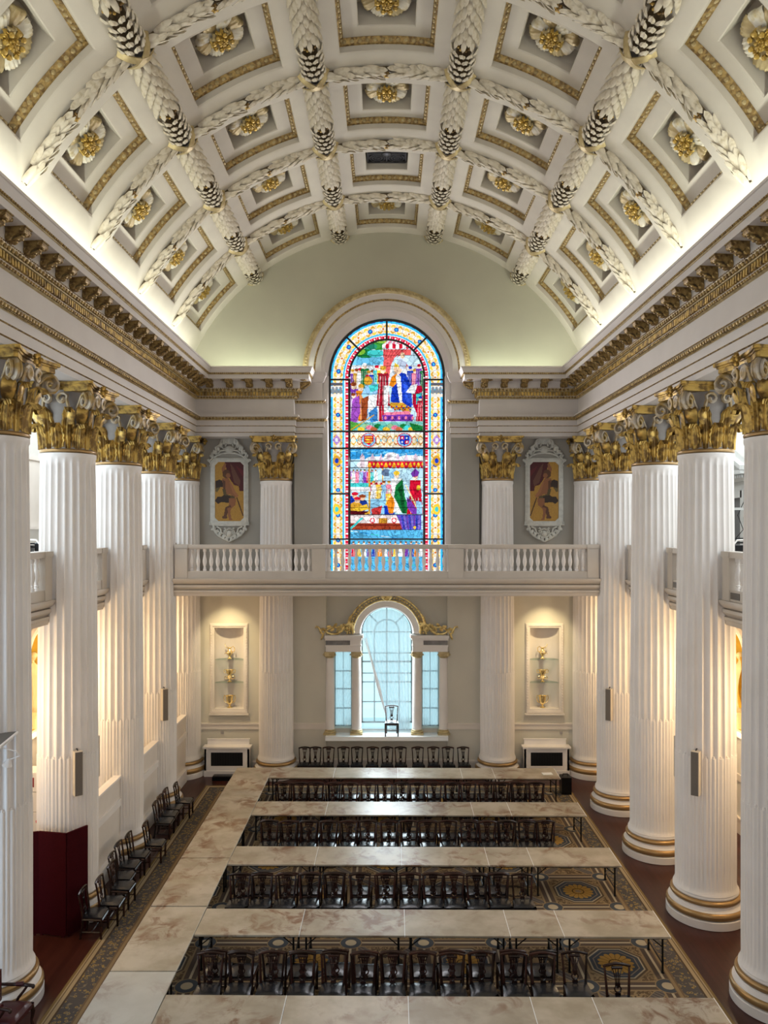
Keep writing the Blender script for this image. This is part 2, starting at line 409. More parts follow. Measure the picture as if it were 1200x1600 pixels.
def put(name, me, parent=None, loc=None, rot=None):
    o = bpy.data.objects.new(name, me); COL.objects.link(o)
    if parent is not None: o.parent = parent
    if loc is not None: o.location = loc
    if rot is not None: o.rotation_euler = rot
    return o
def tag(o, label, cat, group=None, kind='thing'):
    o['label'] = label; o['category'] = cat; o['kind'] = kind
    if group: o['group'] = group
    return o
def thing(name, label, cat, loc=(0, 0, 0), rotz=0, group=None):
    o = bpy.data.objects.new(name, None); COL.objects.link(o); o.empty_display_size = .2
    o.location = loc; o.rotation_euler = (0, 0, rotz); return tag(o, label, cat, group)
def struct(o, label=None):
    o['kind'] = 'structure'
    if label: o['label'] = label
    return o
KIDS = {}
def kids(o): return [c for c in COL.objects if c.parent == o]
def dup(root, loc, rot=None, label=None, group=None, scale=None):
    """a copy of a thing with its parts and sub-parts (mesh data shared)"""
    if root.name not in KIDS:
        KIDS[root.name] = [(c, kids(c)) for c in kids(root)]
    r = root.copy(); COL.objects.link(r); r.location = loc
    if rot is not None: r.rotation_euler = rot if isinstance(rot, (tuple, list)) else (0, 0, rot)
    if scale: r.scale = scale
    if label: r['label'] = label
    if group: r['group'] = group
    for c, gs in KIDS[root.name]:
        n = c.copy(); COL.objects.link(n); n.parent = r
        for g in gs:
            q = g.copy(); COL.objects.link(q); q.parent = n
    return r
ORD = ['first', 'second', 'third', 'fourth', 'fifth', 'sixth', 'seventh', 'eighth', 'ninth', 'tenth', 'eleventh', 'twelfth',
       'thirteenth', 'fourteenth', 'fifteenth', 'sixteenth', 'seventeenth', 'eighteenth']

def sweep(mb, path, prof, back=False):
    """sweep a profile [(p, z, material of the segment that starts here)] along a path in plan; p is measured to the right of the path"""
    n = len(path); dirs = [(Vector(path[i + 1]) - Vector(path[i])).normalized() for i in range(n - 1)]
    v = []
    for i in range(n):
        d0 = dirs[max(i - 1, 0)]; d1 = dirs[min(i, n - 2)]
        n0 = Vector((d0.y, -d0.x)); n1 = Vector((d1.y, -d1.x)); b = (n0 + n1); b = b / max(b.dot(n0), 1e-6) if b.length > 1e-6 else n0
        for p, z, _ in prof: v.append((path[i][0] + b.x * p, path[i][1] + b.y * p, z))
    k = len(prof)
    for i in range(n - 1):
        for j in range(k - 1):
            mb.f.append(tuple(len(mb.v) + q for q in (i * k + j, (i + 1) * k + j, (i + 1) * k + j + 1, i * k + j + 1))); mb.m.append(prof[j][2])
    mb.v.extend(v); return mb

def leaf(w, L, lift, bulge, pointed=True, nu=4, nv=5, curl=0.0):
    """one plaster leaf: x across, y along, z out"""
    v = []
    for j in range(nv + 1):
        t = j / nv
        W = (math.sin(PI * min(t * .62 + .20, 1)) if pointed else (1 - (t ** 3.2)) ** .5 * (.75 + .25 * t))
        if pointed and t > .999: W = .03
        for i in range(nu + 1):
            s = 2 * i / nu - 1
            v.append((s * w * W, t * L, lift * t + bulge * (1 - s * s) * math.sin(PI * min(1, t * .9 + .1)) - .35 * bulge * (1 - abs(s)) * (abs(s) < .1) - curl * t ** 4))
    f = [(j * (nu + 1) + i, j * (nu + 1) + i + 1, (j + 1) * (nu + 1) + i + 1, (j + 1) * (nu + 1) + i) for j in range(nv) for i in range(nu)]
    return v, f
def frame(o, x, y, z):
    M = Matrix.Identity(4)
    for i, a in enumerate((x, y, z)):
        for k in range(3): M[k][i] = a[k]
    for k in range(3): M[k][3] = o[k]
    return M
# ================================================================ the setting
WALLY = 27.30          # face of the end wall
XF = 6.63              # face of the entablature / frieze
YF = 26.60             # the same on the end wall
VZ, VR = 11.59, 7.49   # vault axis height and radius
ZA, ZC = 11.87, 14.16  # bottom of architrave, top of cornice
Y_NEAR = -3.0
OUTX = 10.05

f = MB(); f.box(-OUTX - .3, OUTX + .3, Y_NEAR - .3, WALLY + 1.2, -.2, 0); struct(f.build('floor', FLOORM))
f = MB(); f.box(-6.1, 6.1, 8.0, 25.9, 0.001, .012)
tag(f.build('carpet', CARPETM), 'brown and blue patterned carpet with gold rosettes under the tables', 'carpet')

# ---- ceiling: barrel vault with five coffers across
TH = math.radians(25.45)
rows = [(COL0 + BAY * (k - 1), COL0 + BAY * k) for k in range(-1, 5)]       # bays along the hall that carry coffers
def VP(th, y, r): return ((VR + r) * math.sin(th), y, VZ + (VR + r) * math.cos(th))
c = MB()
HO, HI, D1, D2 = 1.02, .58, .28, .80
def ring_quads(th0, y0, loops, nseg):
    """loops: [(half width, half length, depth)]; quads between successive rectangular loops and a floor in the last"""
    pts = []
    for hw, hl, r in loops:
        L = []
        for i in range(nseg): L.append((-hw + 2 * hw * i / nseg, -hl))
        for i in range(nseg): L.append((hw, -hl + 2 * hl * i / nseg))
        for i in range(nseg): L.append((hw - 2 * hw * i / nseg, hl))
        for i in range(nseg): L.append((-hw, hl - 2 * hl * i / nseg))
        pts.append([VP(th0 + a / VR, y0 + b, r) for a, b in L])
    n = nseg * 4
    v = [p for L in pts for p in L]; fs = []
    for j in range(len(pts) - 1):
        for i in range(n): fs.append((j * n + i, j * n + (i + 1) % n, (j + 1) * n + (i + 1) % n, (j + 1) * n + i))
    c.add(v, fs)
    hw, hl, r = loops[-1]
    c.grid(lambda a, b: VP(th0 + (-hw + 2 * hw * a) / VR, y0 - hl + 2 * hl * b, r), nseg, 2)
for y0, y1 in rows:
    for q in range(-2, 3):
        hw = TH * VR / 2; hl = (y1 - y0) / 2
        ring_quads(q * TH, (y0 + y1) / 2, [(hw, hl, 0), (HO + .04, HO + .04, 0), (HO, HO, .03), (HO, HO, D1), (HI + .02, HI + .02, D1), (HI, HI, D1 + .02), (HI, HI, D2)], 8)
    for s in (-1, 1):      # plain strips between the last coffers and the trough
        c.grid(lambda a, b: VP(s * (2.5 * TH + a * math.radians(9.2)), y0 + (y1 - y0) * b, 0), 4, 1)
ya, yb = Y_NEAR, rows[0][0]
c.grid(lambda a, b: VP(-math.radians(73) + a * math.radians(146), ya + (yb - ya) * b, 0), 48, 2)
ceil = struct(c.build('ceiling', VAULT))
# gilt egg-and-dart moulding inside each coffer (pattern stays inside its mesh)
e = MB()
def cofmould(m):
    for sx, sy in ((1, 0), (-1, 0), (0, 1), (0, -1)):
        n = 12
        for i in range(n):
            t = -HO + .04 + (2 * HO - .08) * (i + .5) / n
            cx, cy = (sx * (HO - .062), t) if sx else (t, sy * (HO - .062))
            m.ell((cx, cy, D1 - .065), (.032, .050, .045) if sx else (.050, .032, .045), 6, 4, 1)
        segs = 8
        for i in range(segs):
            a, b = -HO + 2 * HO * i / segs, -HO + 2 * HO * (i + 1) / segs
            prof = [(HO - .001, D1 - .125), (HO - .04, D1 - .11), (HO - .07, D1 - .05), (HO - .105, D1 - .005)]
            for (p0, z0), (p1, z1) in zip(prof, prof[1:]):
                if sx: q = [(sx * p0, a, z0), (sx * p0, b, z0), (sx * p1, b, z1), (sx * p1, a, z1)]
                else: q = [(a, sy * p0, z0), (b, sy * p0, z0), (b, sy * p1, z1), (a, sy * p1, z1)]
                m.add(q, [(0, 1, 2, 3)])
cofmould(e); cof_me = e.bend(VR).mesh('coffer_moulding', [GOLDK, GOLDP])
for j, (y0, y1) in enumerate(rows):
    for q in range(-2, 3):
        put('coffer_moulding', cof_me, ceil, VP(q * TH, (y0 + y1) / 2, 0), (0, q * TH, 0))

# ---- outer walls of the side galleries, end wall, near wall
for s, nm in ((-1, 'wall_left'), (1, 'wall_right')):
    m = MB()
    ny, nw = COL0 + BAY * 2.5, 1.55        # an arched niche opposite the third bay
    x0, x1 = s * OUTX, s * (OUTX + .9)
    m.box(x0, x1, Y_NEAR, ny - nw / 2, 0, 11.9); m.box(x0, x1, ny + nw / 2, WALLY + .6, 0, 11.9)
    m.box(x0, x1, ny - nw / 2, ny + nw / 2, 0, 2.95)
    ys, zs = [], []
    pts = [(ny - nw / 2, 4.9)] + [(ny - nw / 2 * math.cos(PI * i / 16), 4.9 + nw / 2 * math.sin(PI * i / 16)) for i in range(17)] + [(ny + nw / 2, 4.9)]
    for (a, za), (b, zb) in zip(pts, pts[1:]):
        if b - a > 1e-6: m.prism([(a, za), (b, zb), (b, 11.9), (a, 11.9)], min(x0, x1), max(x0, x1), 'x')
    wl = struct(m.build(nm, AISLE))
    n = MB()        # half-round inside of the niche
    def nf(u, v):
        t = PI * u; z = 2.95 + v * 2.0
        return (s * (OUTX + .02 + .55 * math.sin(t)), ny - nw / 2 * math.cos(t), z)
    n.grid(nf, 14, 4)
    def dome(u, v):
        t = PI * u; ph = v * PI / 2
        return (s * (OUTX + .02 + .55 * math.sin(t) * math.cos(ph)), ny - nw / 2 * math.cos(t) * math.cos(ph), 4.95 + nw / 2 * math.sin(ph))
    n.grid(dome, 14, 6); n.box(s * (OUTX - .02), s * (OUTX + .6), ny - nw / 2, ny + nw / 2, 2.9, 2.955)
    n.build('niche_lining', YELLOWN, wl)
    t = MB()
    arch = [(ny - nw / 2 - .12, 2.95)] + [(ny - (nw / 2 + .12) * math.cos(PI * i / 16), 4.95 + (nw / 2 + .12) * math.sin(PI * i / 16)) for i in range(17)] + [(ny + nw / 2 + .12, 2.95)]
    t.tube([(s * (OUTX - .02), a, b) for a, b in arch], .11, 8); t.box(s * (OUTX - .16), s * (OUTX + .02), ny - nw / 2 - .25, ny + nw / 2 + .25, 2.80, 2.95)
    t.build('niche_surround', TRIMW, wl)
    b = MB(); b.box(s * (OUTX - .05), s * OUTX, 8, WALLY, 0, .42); b.box(s * (OUTX - .08), s * OUTX, 8, WALLY, .42, .47)
    b.box(s * (OUTX - .04), s * OUTX, 8, WALLY, 1.50, 1.68)
    struct(b.build('baseboard_' + ('left' if s < 0 else 'right'), TRIMW))
    a = MB(); a.box(s * 7.78, s * (OUTX + .2), Y_NEAR, WALLY, 11.86, 12.1); struct(a.build('ceiling', AISLE))
m = MB(); m.box(-OUTX - .3, OUTX + .3, Y_NEAR - .3, Y_NEAR, 0, 20); struct(m.build('wall_back', GREIGE))

WX = 2.26              # half width of the tall window opening
SPR = 14.13            # its springing height
lo = MB()              # lower storey
NX0, NX1, NZ0, NZ1 = 5.08, 6.12, 2.27, 5.16
for s in (-1, 1):
    lo.box(s * 2.16, s * NX0, WALLY, WALLY + .6, 0, 6.7); lo.box(s * NX1, s * (OUTX + .3), WALLY, WALLY + .6, 0, 6.7)
    lo.box(s * NX0, s * NX1, WALLY, WALLY + .6, 0, NZ0); lo.box(s * NX0, s * NX1, WALLY, WALLY + .6, NZ1, 6.7)
RW = WALLY + .28       # face of the recessed wall round the lower window
AR, ASP = .92, 4.92    # arch radius and springing of the lower window
for s in (-1, 1):
    lo.box(s * 1.89, s * 2.16, RW, RW + .35, 1.36, 6.7); lo.box(s * .92, s * 1.27, RW, RW + .35, 1.36, 4.31)
    lo.box(s * .92, s * 1.89, RW, RW + .35, 4.31, ASP)
    lo.box(s * 1.27, s * 1.89, RW, RW + .35, 1.36, 1.5)
pts = [(AR * math.cos(PI * i / 24), ASP + AR * math.sin(PI * i / 24)) for i in range(25)]
for (a, za), (b, zb) in zip(pts, pts[1:]): lo.prism([(a, za), (b, zb), (b, 6.7), (a, 6.7)], RW, RW + .35, 'y')
for s in (-1, 1): lo.box(s * AR, s * 1.89, RW, RW + .35, ASP, 6.7)
lo.box(-2.16, 2.16, WALLY + .12, WALLY + .6, 0, 1.26)
endw = struct(lo.build('wall_end', GREIGE))
up = MB()              # upper storey
for s in (-1, 1):
    up.box(s * 3.25, s * (OUTX + .3), WALLY, WALLY + .6, 6.7, 14.2)
    up.box(s * WX, s * 3.25, 27.0, WALLY + .6, 7.0, SPR)
up.box(-WX, WX, WALLY, WALLY + .5, 6.7, 7.12)
up.build('upper_wall', GREYW, endw)
lu = MB()              # lunette under the vault, with the arched opening
LY = 26.97
def outer(ph):
    dx, dz = math.cos(ph), math.sin(ph); R = 7.62; k = SPR - VZ
    t = -dz * k + math.sqrt(max(0, R * R - (dx * k) ** 2)); return (dx * t, SPR + dz * t)
N = 72
inn = [(2.28 * math.cos(PI * i / N), SPR + 2.28 * math.sin(PI * i / N)) for i in range(N + 1)]
ou = [outer(PI * i / N) for i in range(N + 1)]
for i in range(N):
    lu.add([(inn[i][0], LY, inn[i][1]), (inn[i + 1][0], LY, inn[i + 1][1]), (ou[i + 1][0], LY, ou[i + 1][1]), (ou[i][0], LY, ou[i][1])], [(0, 1, 2, 3)])
    lu.add([(inn[i][0], LY, inn[i][1]), (inn[i + 1][0], LY, inn[i + 1][1]), (inn[i + 1][0], LY + .95, inn[i + 1][1]), (inn[i][0], LY + .95, inn[i][1])], [(0, 1, 2, 3)])
lu.build('lunette', LUNET, endw)
# archivolt round the tall window: sweep of rings
av = MB()
prof = [(2.10, 27.62), (2.10, 27.3), (2.20, 27.0), (2.20, 26.90), (2.32, 26.88), (2.32, 26.84), (2.50, 26.82), (2.52, 26.80), (2.56, 26.78), (2.72, 26.78), (2.74, 26.73), (2.82, 26.70), (2.94, 26.74), (2.96, 26.98)]
pm = [0, 0, 0, 0, 0, 0, 1, 1, 0, 0, 2, 2, 2]
n = 64
for j in range(len(prof) - 1):
    for i in range(n):
        a, b = PI * i / n, PI * (i + 1) / n
        (r0, y0), (r1, y1) = prof[j], prof[j + 1]
        av.add([(r0 * math.cos(a), y0, SPR + r0 * math.sin(a)), (r0 * math.cos(b), y0, SPR + r0 * math.sin(b)), (r1 * math.cos(b), y1, SPR + r1 * math.sin(b)), (r1 * math.cos(a), y1, SPR + r1 * math.sin(a))], [(0, 1, 2, 3)], pm[j])
for i in range(84):
    a = PI * (i + .5) / 84; r = 2.84
    av.ell((r * math.cos(a), 26.70, SPR + r * math.sin(a)), (.045, .035, .045), 6, 4, 2)
for s in (-1, 1):      # jambs below the springing
    av.box(s * 2.08, s * WX, 27.05, 27.64, 7.1, SPR)
struct(av.build('trim_3', [ENTAB, GOLDK, GOLDP]))

# ---- entablature, left and right (side run, return along the end wall, break back to the window)
P = [(-1.12, ZA, 0), (.00, ZA, 0), (.00, 12.0, 1), (.03, 12.02, 0), (.03, 12.22, 1), (.06, 12.24, 0), (.06, 12.42, 2), (.09, 12.44, 2), (.16, 12.52, 0), (.18, 12.54, 0), (.18, 12.60, 0), (.02, 12.62, 0),
     (.0, 13.16, 2), (.02, 13.17, 2), (.09, 13.235, 0), (.09, 13.25, 2), (.09, 13.39, 2), (.16, 13.40, 2), (.22, 13.49, 0), (.22, 13.51, 0), (.22, 13.745, 0), (.56, 13.76, 0), (.58, 13.76, 0), (.58, 13.90, 2), (.60, 13.91, 2), (.62, 13.955, 0), (.63, 13.97, 0),
     (.66, 14.02, 0), (.69, 14.10, 0), (.71, 14.11, 0), (.71, ZC, 0), (.60, ZC, 0), (.60, 13.96, 0), (-.55, 13.96, 0)]
PB = [(-.02, ZA, 0), (.00, ZA, 0), (.00, 12.0, 1), (.03, 12.02, 0), (.03, 12.22, 1), (.06, 12.24, 0), (.06, 12.42, 2), (.09, 12.44, 2), (.16, 12.52, 0), (.18, 12.54, 0), (.18, 12.60, 0), (.02, 12.62, 0),
      (.0, 13.06, 2), (.02, 13.07, 2), (.10, 13.16, 0), (.12, 13.20, 0), (.0, 13.22, 0), (.0, 13.80, 0), (.05, 13.83, 0), (.10, 13.95, 0), (.14, 14.02, 0), (.14, 14.15, 0), (-.2, 14.15, 0)]
XB = 3.22
PATH = [(-XF, Y_NEAR), (-XF, YF), (-XB, YF), (-XB, WALLY + .1)]
PATHB = [(-XB - .05, 26.97), (-WX, 26.97), (-WX, 27.66)]
def walk(path, off, step, start=0.0):
    """points every step along the path offset by off to the right, with direction and normal; trimmed at the corners"""
    for i in range(len(path) - 1):
        a, b = Vector(path[i]), Vector(path[i + 1]); d = (b - a).normalized(); nn = Vector((d.y, -d.x)); L = (b - a).length
        t0 = 0.0; t1 = L
        if i > 0: 
            dp = (a - Vector(path[i - 1])).normalized(); turn = dp.x * d.y - dp.y * d.x
            t0 = off if turn < 0 else -off
        if i < len(path) - 2:
            dn = (Vector(path[i + 2]) - b).normalized(); turn = d.x * dn.y - d.y * dn.x
            t1 = L - off if turn < 0 else L + off
        if t1 - t0 < step * .8: continue
        k = max(1, round((t1 - t0) / step)); st = (t1 - t0) / k
        for q in range(k):
            p = a + d * (t0 + st * (q + .5)) + nn * off
            if p.y < start: continue
            yield p, d, nn
def ornament(mb, path, off, z, step, r, start=8.0, mi=0, nu=6, nv=4):
    for p, d, nn in walk(path, off, step, start):
        M = frame((p.x, p.y, z), (d.x, d.y, 0), (nn.x, nn.y, 0), (0, 0, 1)); mb.ell((0, 0, 0), r, nu, nv, mi, M)
def modillion():
    m = MB()
    prof = [(0, 0), (0, -.235), (.05, -.235), (.10, -.20), (.14, -.16), (.20, -.125), (.27, -.12), (.32, -.10), (.34, -.05), (.34, 0)]
    m.prism([(p, z) for p, z in prof], -.10, .10, 'x', 0)
    for sx in (-.10, .10):
        m.tube([(sx, .06 + .05 * math.cos(t), -.17 + .055 * math.sin(t)) for t in [k * .6 for k in range(11)]], .022, 6)
        m.tube([(sx, .29 + .04 * math.cos(t), -.06 + .04 * math.sin(t)) for t in [k * .6 for k in range(11)]], .018, 6)
    v, fc = leaf(.09, .30, .02, .03, True, 4, 5, .05)
    m.add(v, fc, 0, frame((0, .02, -.245), (1, 0, 0), (0, .93, .36), (0, .36, -.93)))
    for k in range(5): m.ell((.05 * math.sin(k * 2.4), .30 - .04 * k, -.11 - .028 * k), (.035, .03, .03), 6, 4)
    m.box(-.125, .125, 0, .36, -.015, .01)
    return m.mesh('modillion', GOLDK)
MODI = modillion()
def rosette_small():
    m = MB(); m.ell((0, 0, -.02), (.05, .05, .03), 8, 4)
    for k in range(6):
        a = k * PI / 3; m.ell((.075 * math.cos(a), .075 * math.sin(a), -.01), (.045, .045, .02), 6, 4)
    return m.mesh('soffit_rosette', GOLDK)
SOFF = rosette_small()
for s, nm in ((-1, 'trim_1'), (1, 'trim_2')):
    m = MB(); sweep(m, PATH, P); sweep(m, PATHB, PB)
    # closing faces of the break above the end columns
    if s > 0: m = m.mirror()
    t = struct(m.build(nm, [ENTAB, GOLDK, GOLDP]))
    def child(name, fn, mt):
        q = MB(); fn(q)
        if s > 0: q = q.mirror()
        return q.build(name, mt, t)
    def arch_band(q):
        ornament(q, PATH, .135, 12.485, .115, (.050, .035, .05)); ornament(q, PATHB, .135, 12.485, .115, (.050, .035, .05)); ornament(q, PATH, .10, 12.435, .058, (.018, .016, .014), nu=5)
        ornament(q, PATH, .185, 12.53, .0575, (.014, .02, .014), nu=5)
    child('architrave_leaf_band', arch_band, GOLDK)
    def friez(q):
        ornament(q, PATH, .075, 13.21, .10, (.04, .03, .04)); ornament(q, PATHB, .08, 13.12, .10, (.04, .03, .04))
    child('frieze_leaf_band', friez, GOLDK)
    def dent(q):
        for p, d, nn in walk(PATH, .09, .105, 8.0):
            M = frame((p.x, p.y, 13.32), (d.x, d.y, 0), (nn.x, nn.y, 0), (0, 0, 1)); q.box(-.034, .034, -.005, .055, -.065, .065, 0, M)
    child('dentil_band', dent, GOLD)
    def egg(q): ornament(q, PATH, .205, 13.445, .13, (.048, .035, .05)); ornament(q, PATH, .235, 13.50, .065, (.016, .014, .014), nu=5)
    child('egg_band', egg, GOLDK)
    def bead(q): ornament(q, PATH, .625, 13.935, .07, (.028, .02, .028), nu=5)
    child('bead_band', bead, GOLDK)
    for p, d, nn in walk(PATH, .22, .655, 9.5):
        sx = -1 if s > 0 else 1
        ang = math.atan2(nn.y, nn.x * sx) - PI / 2
        put('modillion', MODI, t, (p.x * sx, p.y, 13.755), (0, 0, ang))
    for p, d, nn in walk(PATH, .40, .655, 9.5):
        sx = -1 if s > 0 else 1; q = p + d * .3275
        if q.y < 26.0 or abs(d.x) > .5: put('soffit_rosette', SOFF, t, (q.x * sx, q.y, 13.755))

# ---- baseboards, dado rail on the end wall
b = MB()
for s in (-1, 1):
    for x0, x1 in ((2.16, 3.35), (4.6, 4.75), (6.42, 10.0)):
        b.box(s * x0, s * x1, WALLY - .06, WALLY, 0, .40); b.box(s * x0, s * x1, WALLY - .09, WALLY, .40, .46)
b.box(-2.16, 2.16, WALLY + .04, WALLY + .12, 0, .40); b.box(-2.16, 2.16, WALLY + .0, WALLY + .12, .40, .46)
struct(b.build('baseboard_end', TRIMW))
b = MB()
for s in (-1, 1):
    b.box(s * 2.16, s * 10.0, WALLY - .035, WALLY, 1.55, 1.74); b.box(s * 2.16, s * 10.0, WALLY - .06, WALLY, 1.72, 1.77)
struct(b.build('trim_4', TRIMW))

# ---- low partition walls between the left columns
for k in (1, 2, 3):
    y0, y1 = COL0 + BAY * k + .61, COL0 + BAY * (k + 1) - .61
    m = MB(); m.box(-7.08, -6.95, y0, y1, 0, 2.2)
    p = struct(m.build('wall_partition', TRIMW))
    q = MB(); q.box(-6.95, -6.86, y0 + .2, y1 - .2, 0, .40); q.box(-6.95, -6.83, y0 + .2, y1 - .2, .40, .45); q.build('skirting', WHITE, p)
    q = MB(); q.box(-6.95, -6.92, y0, y1, 1.47, 1.64); q.box(-6.95, -6.90, y0, y1, 1.62, 1.66); q.build('dado_rail', WHITE, p)
    q = MB(); q.box(-7.12, -6.91, y0, y1, 2.2, 2.25); q.build('capping', WHITE, p)

# ---- galleries
GZ0, GZ1 = 6.58, 7.13
GP = [(-.25, GZ0, 0), (.0, GZ0, 0), (.02, 6.64, 0), (.02, 6.68, 0), (.05, 6.70, 0), (.05, 6.76, 1), (-.01, 6.78, 1), (.02, 6.80, 0), (.08, 6.86, 0), (.08, 6.93, 1), (.03, 6.945, 1), (.07, 6.965, 0), (.14, 7.03, 0), (.17, 7.10, 0), (.17, GZ1, 0), (-.3, GZ1, 0)]
GSH = mat('balcony_groove', (.38, .33, .28), .6)
g = MB(); sweep(g, [(-6.62, 23.86), (6.62, 23.86)], GP); g.box(-6.62, 6.62, 23.86, WALLY, GZ0, 7.10)
struct(g.build('balcony_slab', [STONEW, GSH]))
for s in (-1, 1):
    g = MB(); g.box(s * 7.85, s * OUTX, 6, WALLY, GZ0, 7.10)
    for k in range(0, 4):
        y0, y1 = COL0 + BAY * k + .58, COL0 + BAY * (k + 1) - .58
        q = MB(); sweep(q, [(-7.40, y0), (-7.40, y1)], GP)
        if s > 0: q = q.mirror()
        g.add(q.v, q.f); g.m[-len(q.m):] = q.m
        g.box(s * 7.40, s * 7.86, y0, y1, GZ0, 7.10)
    struct(g.build('balcony_slab', [STONEW, GSH]))
# ================================================================ painted panes (colours of the glass and of the two wall paintings, cell by cell)
class Canvas:
    """a picture made of small coloured cells; x0..x1, y0..y1 are drawing units, y downwards"""
    def __init__(s, x0, x1, y0, y1, nx, ny, col):
        s.b = (x0, x1, y0, y1); s.nx, s.ny = nx, ny
        s.X, s.Y = np.meshgrid(x0 + (np.arange(nx) + .5) * (x1 - x0) / nx, y0 + (np.arange(ny) + .5) * (y1 - y0) / ny)
        s.c = np.empty((ny, nx, 3)); s.c[:] = col
    def put(s, mask, col): s.c[mask] = col
    def rect(s, x0, y0, x1, y1, col): s.put((s.X >= x0) & (s.X < x1) & (s.Y >= y0) & (s.Y < y1), col)
    def ell(s, cx, cy, rx, ry, col): s.put(((s.X - cx) / rx) ** 2 + ((s.Y - cy) / ry) ** 2 < 1, col)
    def poly(s, pts, col):
        m = np.zeros(s.X.shape, bool); n = len(pts)
        for i in range(n):
            (xa, ya), (xb, yb) = pts[i], pts[(i + 1) % n]
            if ya == yb: continue
            h = ((ya > s.Y) != (yb > s.Y)) & (s.X < (xb - xa) * (s.Y - ya) / (yb - ya) + xa); m ^= h
        s.put(m, col)
    def line(s, pts, w, col):
        for (xa, ya), (xb, yb) in zip(pts, pts[1:]):
            dx, dy = xb - xa, yb - ya; L = max(dx * dx + dy * dy, 1e-9)
            t = np.clip(((s.X - xa) * dx + (s.Y - ya) * dy) / L, 0, 1)
            s.put((s.X - xa - t * dx) ** 2 + (s.Y - ya - t * dy) ** 2 < (w / 2) ** 2, col)
    def person(s, x, y, h, robe, hair=(.25, .12, .05), skin=(.95, .72, .55), lean=0.0, cap=None, wide=.17):
        """a robed standing figure: feet at (x, y), height h"""
        hx = x + lean * h
        s.poly([(x - wide * h, y), (x - .11 * h + lean * h * .5, y - .55 * h), (hx - .13 * h, y - .80 * h), (hx + .13 * h, y - .80 * h), (x + .13 * h + lean * h * .5, y - .5 * h), (x + wide * h, y)], robe)
        for q in (-.08, .0, .07): s.line([(x + q * h * 1.3, y - .03 * h), (hx + q * h * .8, y - .72 * h)], .022 * h, tuple(min(1, c * .55 + .42) for c in robe))
        s.ell(hx, y - .88 * h, .065 * h, .085 * h, skin); s.ell(hx, y - .93 * h, .075 * h, .055 * h, cap or hair)
    def mesh(s, name, m, keep, place):
        """cells for which keep(x, y) holds, laid out by place(x, y)"""
        nx, ny = s.nx, s.ny; x0, x1, y0, y1 = s.b
        gx, gy = np.meshgrid(x0 + np.arange(nx + 1) * (x1 - x0) / nx, y0 + np.arange(ny + 1) * (y1 - y0) / ny)
        vs = place(gx.ravel(), gy.ravel())
        K = keep(s.X, s.Y); jj, ii = np.nonzero(K); a = jj * (nx + 1) + ii
        fs = np.stack([a, a + nx + 1, a + nx + 2, a + 1], 1)
        used, inv = np.unique(fs.ravel(), return_inverse=True)
        me = bpy.data.meshes.new(name); me.from_pydata(vs[used].tolist(), [], inv.reshape(-1, 4).tolist()); me.materials.append(m)
        at = me.attributes.new('paint', 'FLOAT_COLOR', 'FACE')
        col = np.ones((len(a), 4), np.float32); col[:, :3] = s.c[jj, ii]; at.data.foreach_set('color', col.ravel()); me.update(); return me

def srgb(r, g, b):
    f = lambda c: c / 255 / 12.92 if c <= 10 else ((c / 255 + .055) / 1.055) ** 2.4
    return (f(r), f(g), f(b))
rng = np.random.default_rng(7)
W_, CY, BL, LB, RE, PK, YE, OC, GN, TQ, PU, OR, BR_, SK = (srgb(245, 248, 250), srgb(60, 190, 235), srgb(25, 60, 190), srgb(150, 205, 245), srgb(215, 25, 55), srgb(240, 130, 160),
    srgb(250, 205, 60), srgb(215, 160, 50), srgb(25, 120, 60), srgb(70, 205, 205), srgb(125, 60, 175), srgb(240, 140, 30), srgb(150, 70, 35), srgb(245, 205, 170))
gx0, gx1, gy0, gy1 = 205, 888, 232, 1735
C = Canvas(gx0, gx1, gy0, gy1, 204, 449, W_)
cx, cy = 547, 592
R = np.hypot(C.X - cx, C.Y - cy); A = np.arctan2(cy - C.Y, C.X - cx)
# ornamental border, the same band running up the sides and round the head
head = C.Y < cy
D = np.where(head, 341 - R, np.minimum(C.X - gx0, gx1 - C.X))        # distance in from the outside edge
S = np.where(head, A * 270, C.Y)
def band(a, b, col, extra=True): C.put((D >= a) & (D < b) & extra, col)
band(0, 130, W_); band(0, 22, CY); band(5, 12, BL, (S % 40) < 18); band(22, 26, W_)
ph = (S % 74) / 74 * 2 * PI
band(26, 82, srgb(240, 225, 190))
w1 = 54 + 21 * np.sin(ph); w2 = 54 - 21 * np.sin(ph)
C.put((np.abs(D - w1) < 6) & (D < 82), OC); C.put((np.abs(D - w2) < 6) & (D < 82), YE)
C.put((np.abs(D - 54) < 9) & (np.abs(np.sin(ph / 2)) > .9), W_); C.put((np.hypot(D - 54, (S % 148) - 74) < 13), BL); C.put((np.hypot(D - 54, (S % 148) - 74) < 7), CY)
C.put((np.hypot(D - 54, ((S + 74) % 148) - 74) < 11), W_); C.put((np.hypot(D - 54, ((S + 74) % 148) - 74) < 6), OR)
band(82, 92, CY); band(92, 96, W_); band(96, 118, RE); band(96, 118, W_, ((S % 36) < 9) & (np.abs(D - 107) < 6)); band(96, 118, PK, ((S + 14) % 36) < 6)
inside = np.where(head, R < 218, (C.X > 332) & (C.X < 762))
def scene_clip(fn):
    keep = C.c.copy(); fn(); C.c[~inside] = keep[~inside]
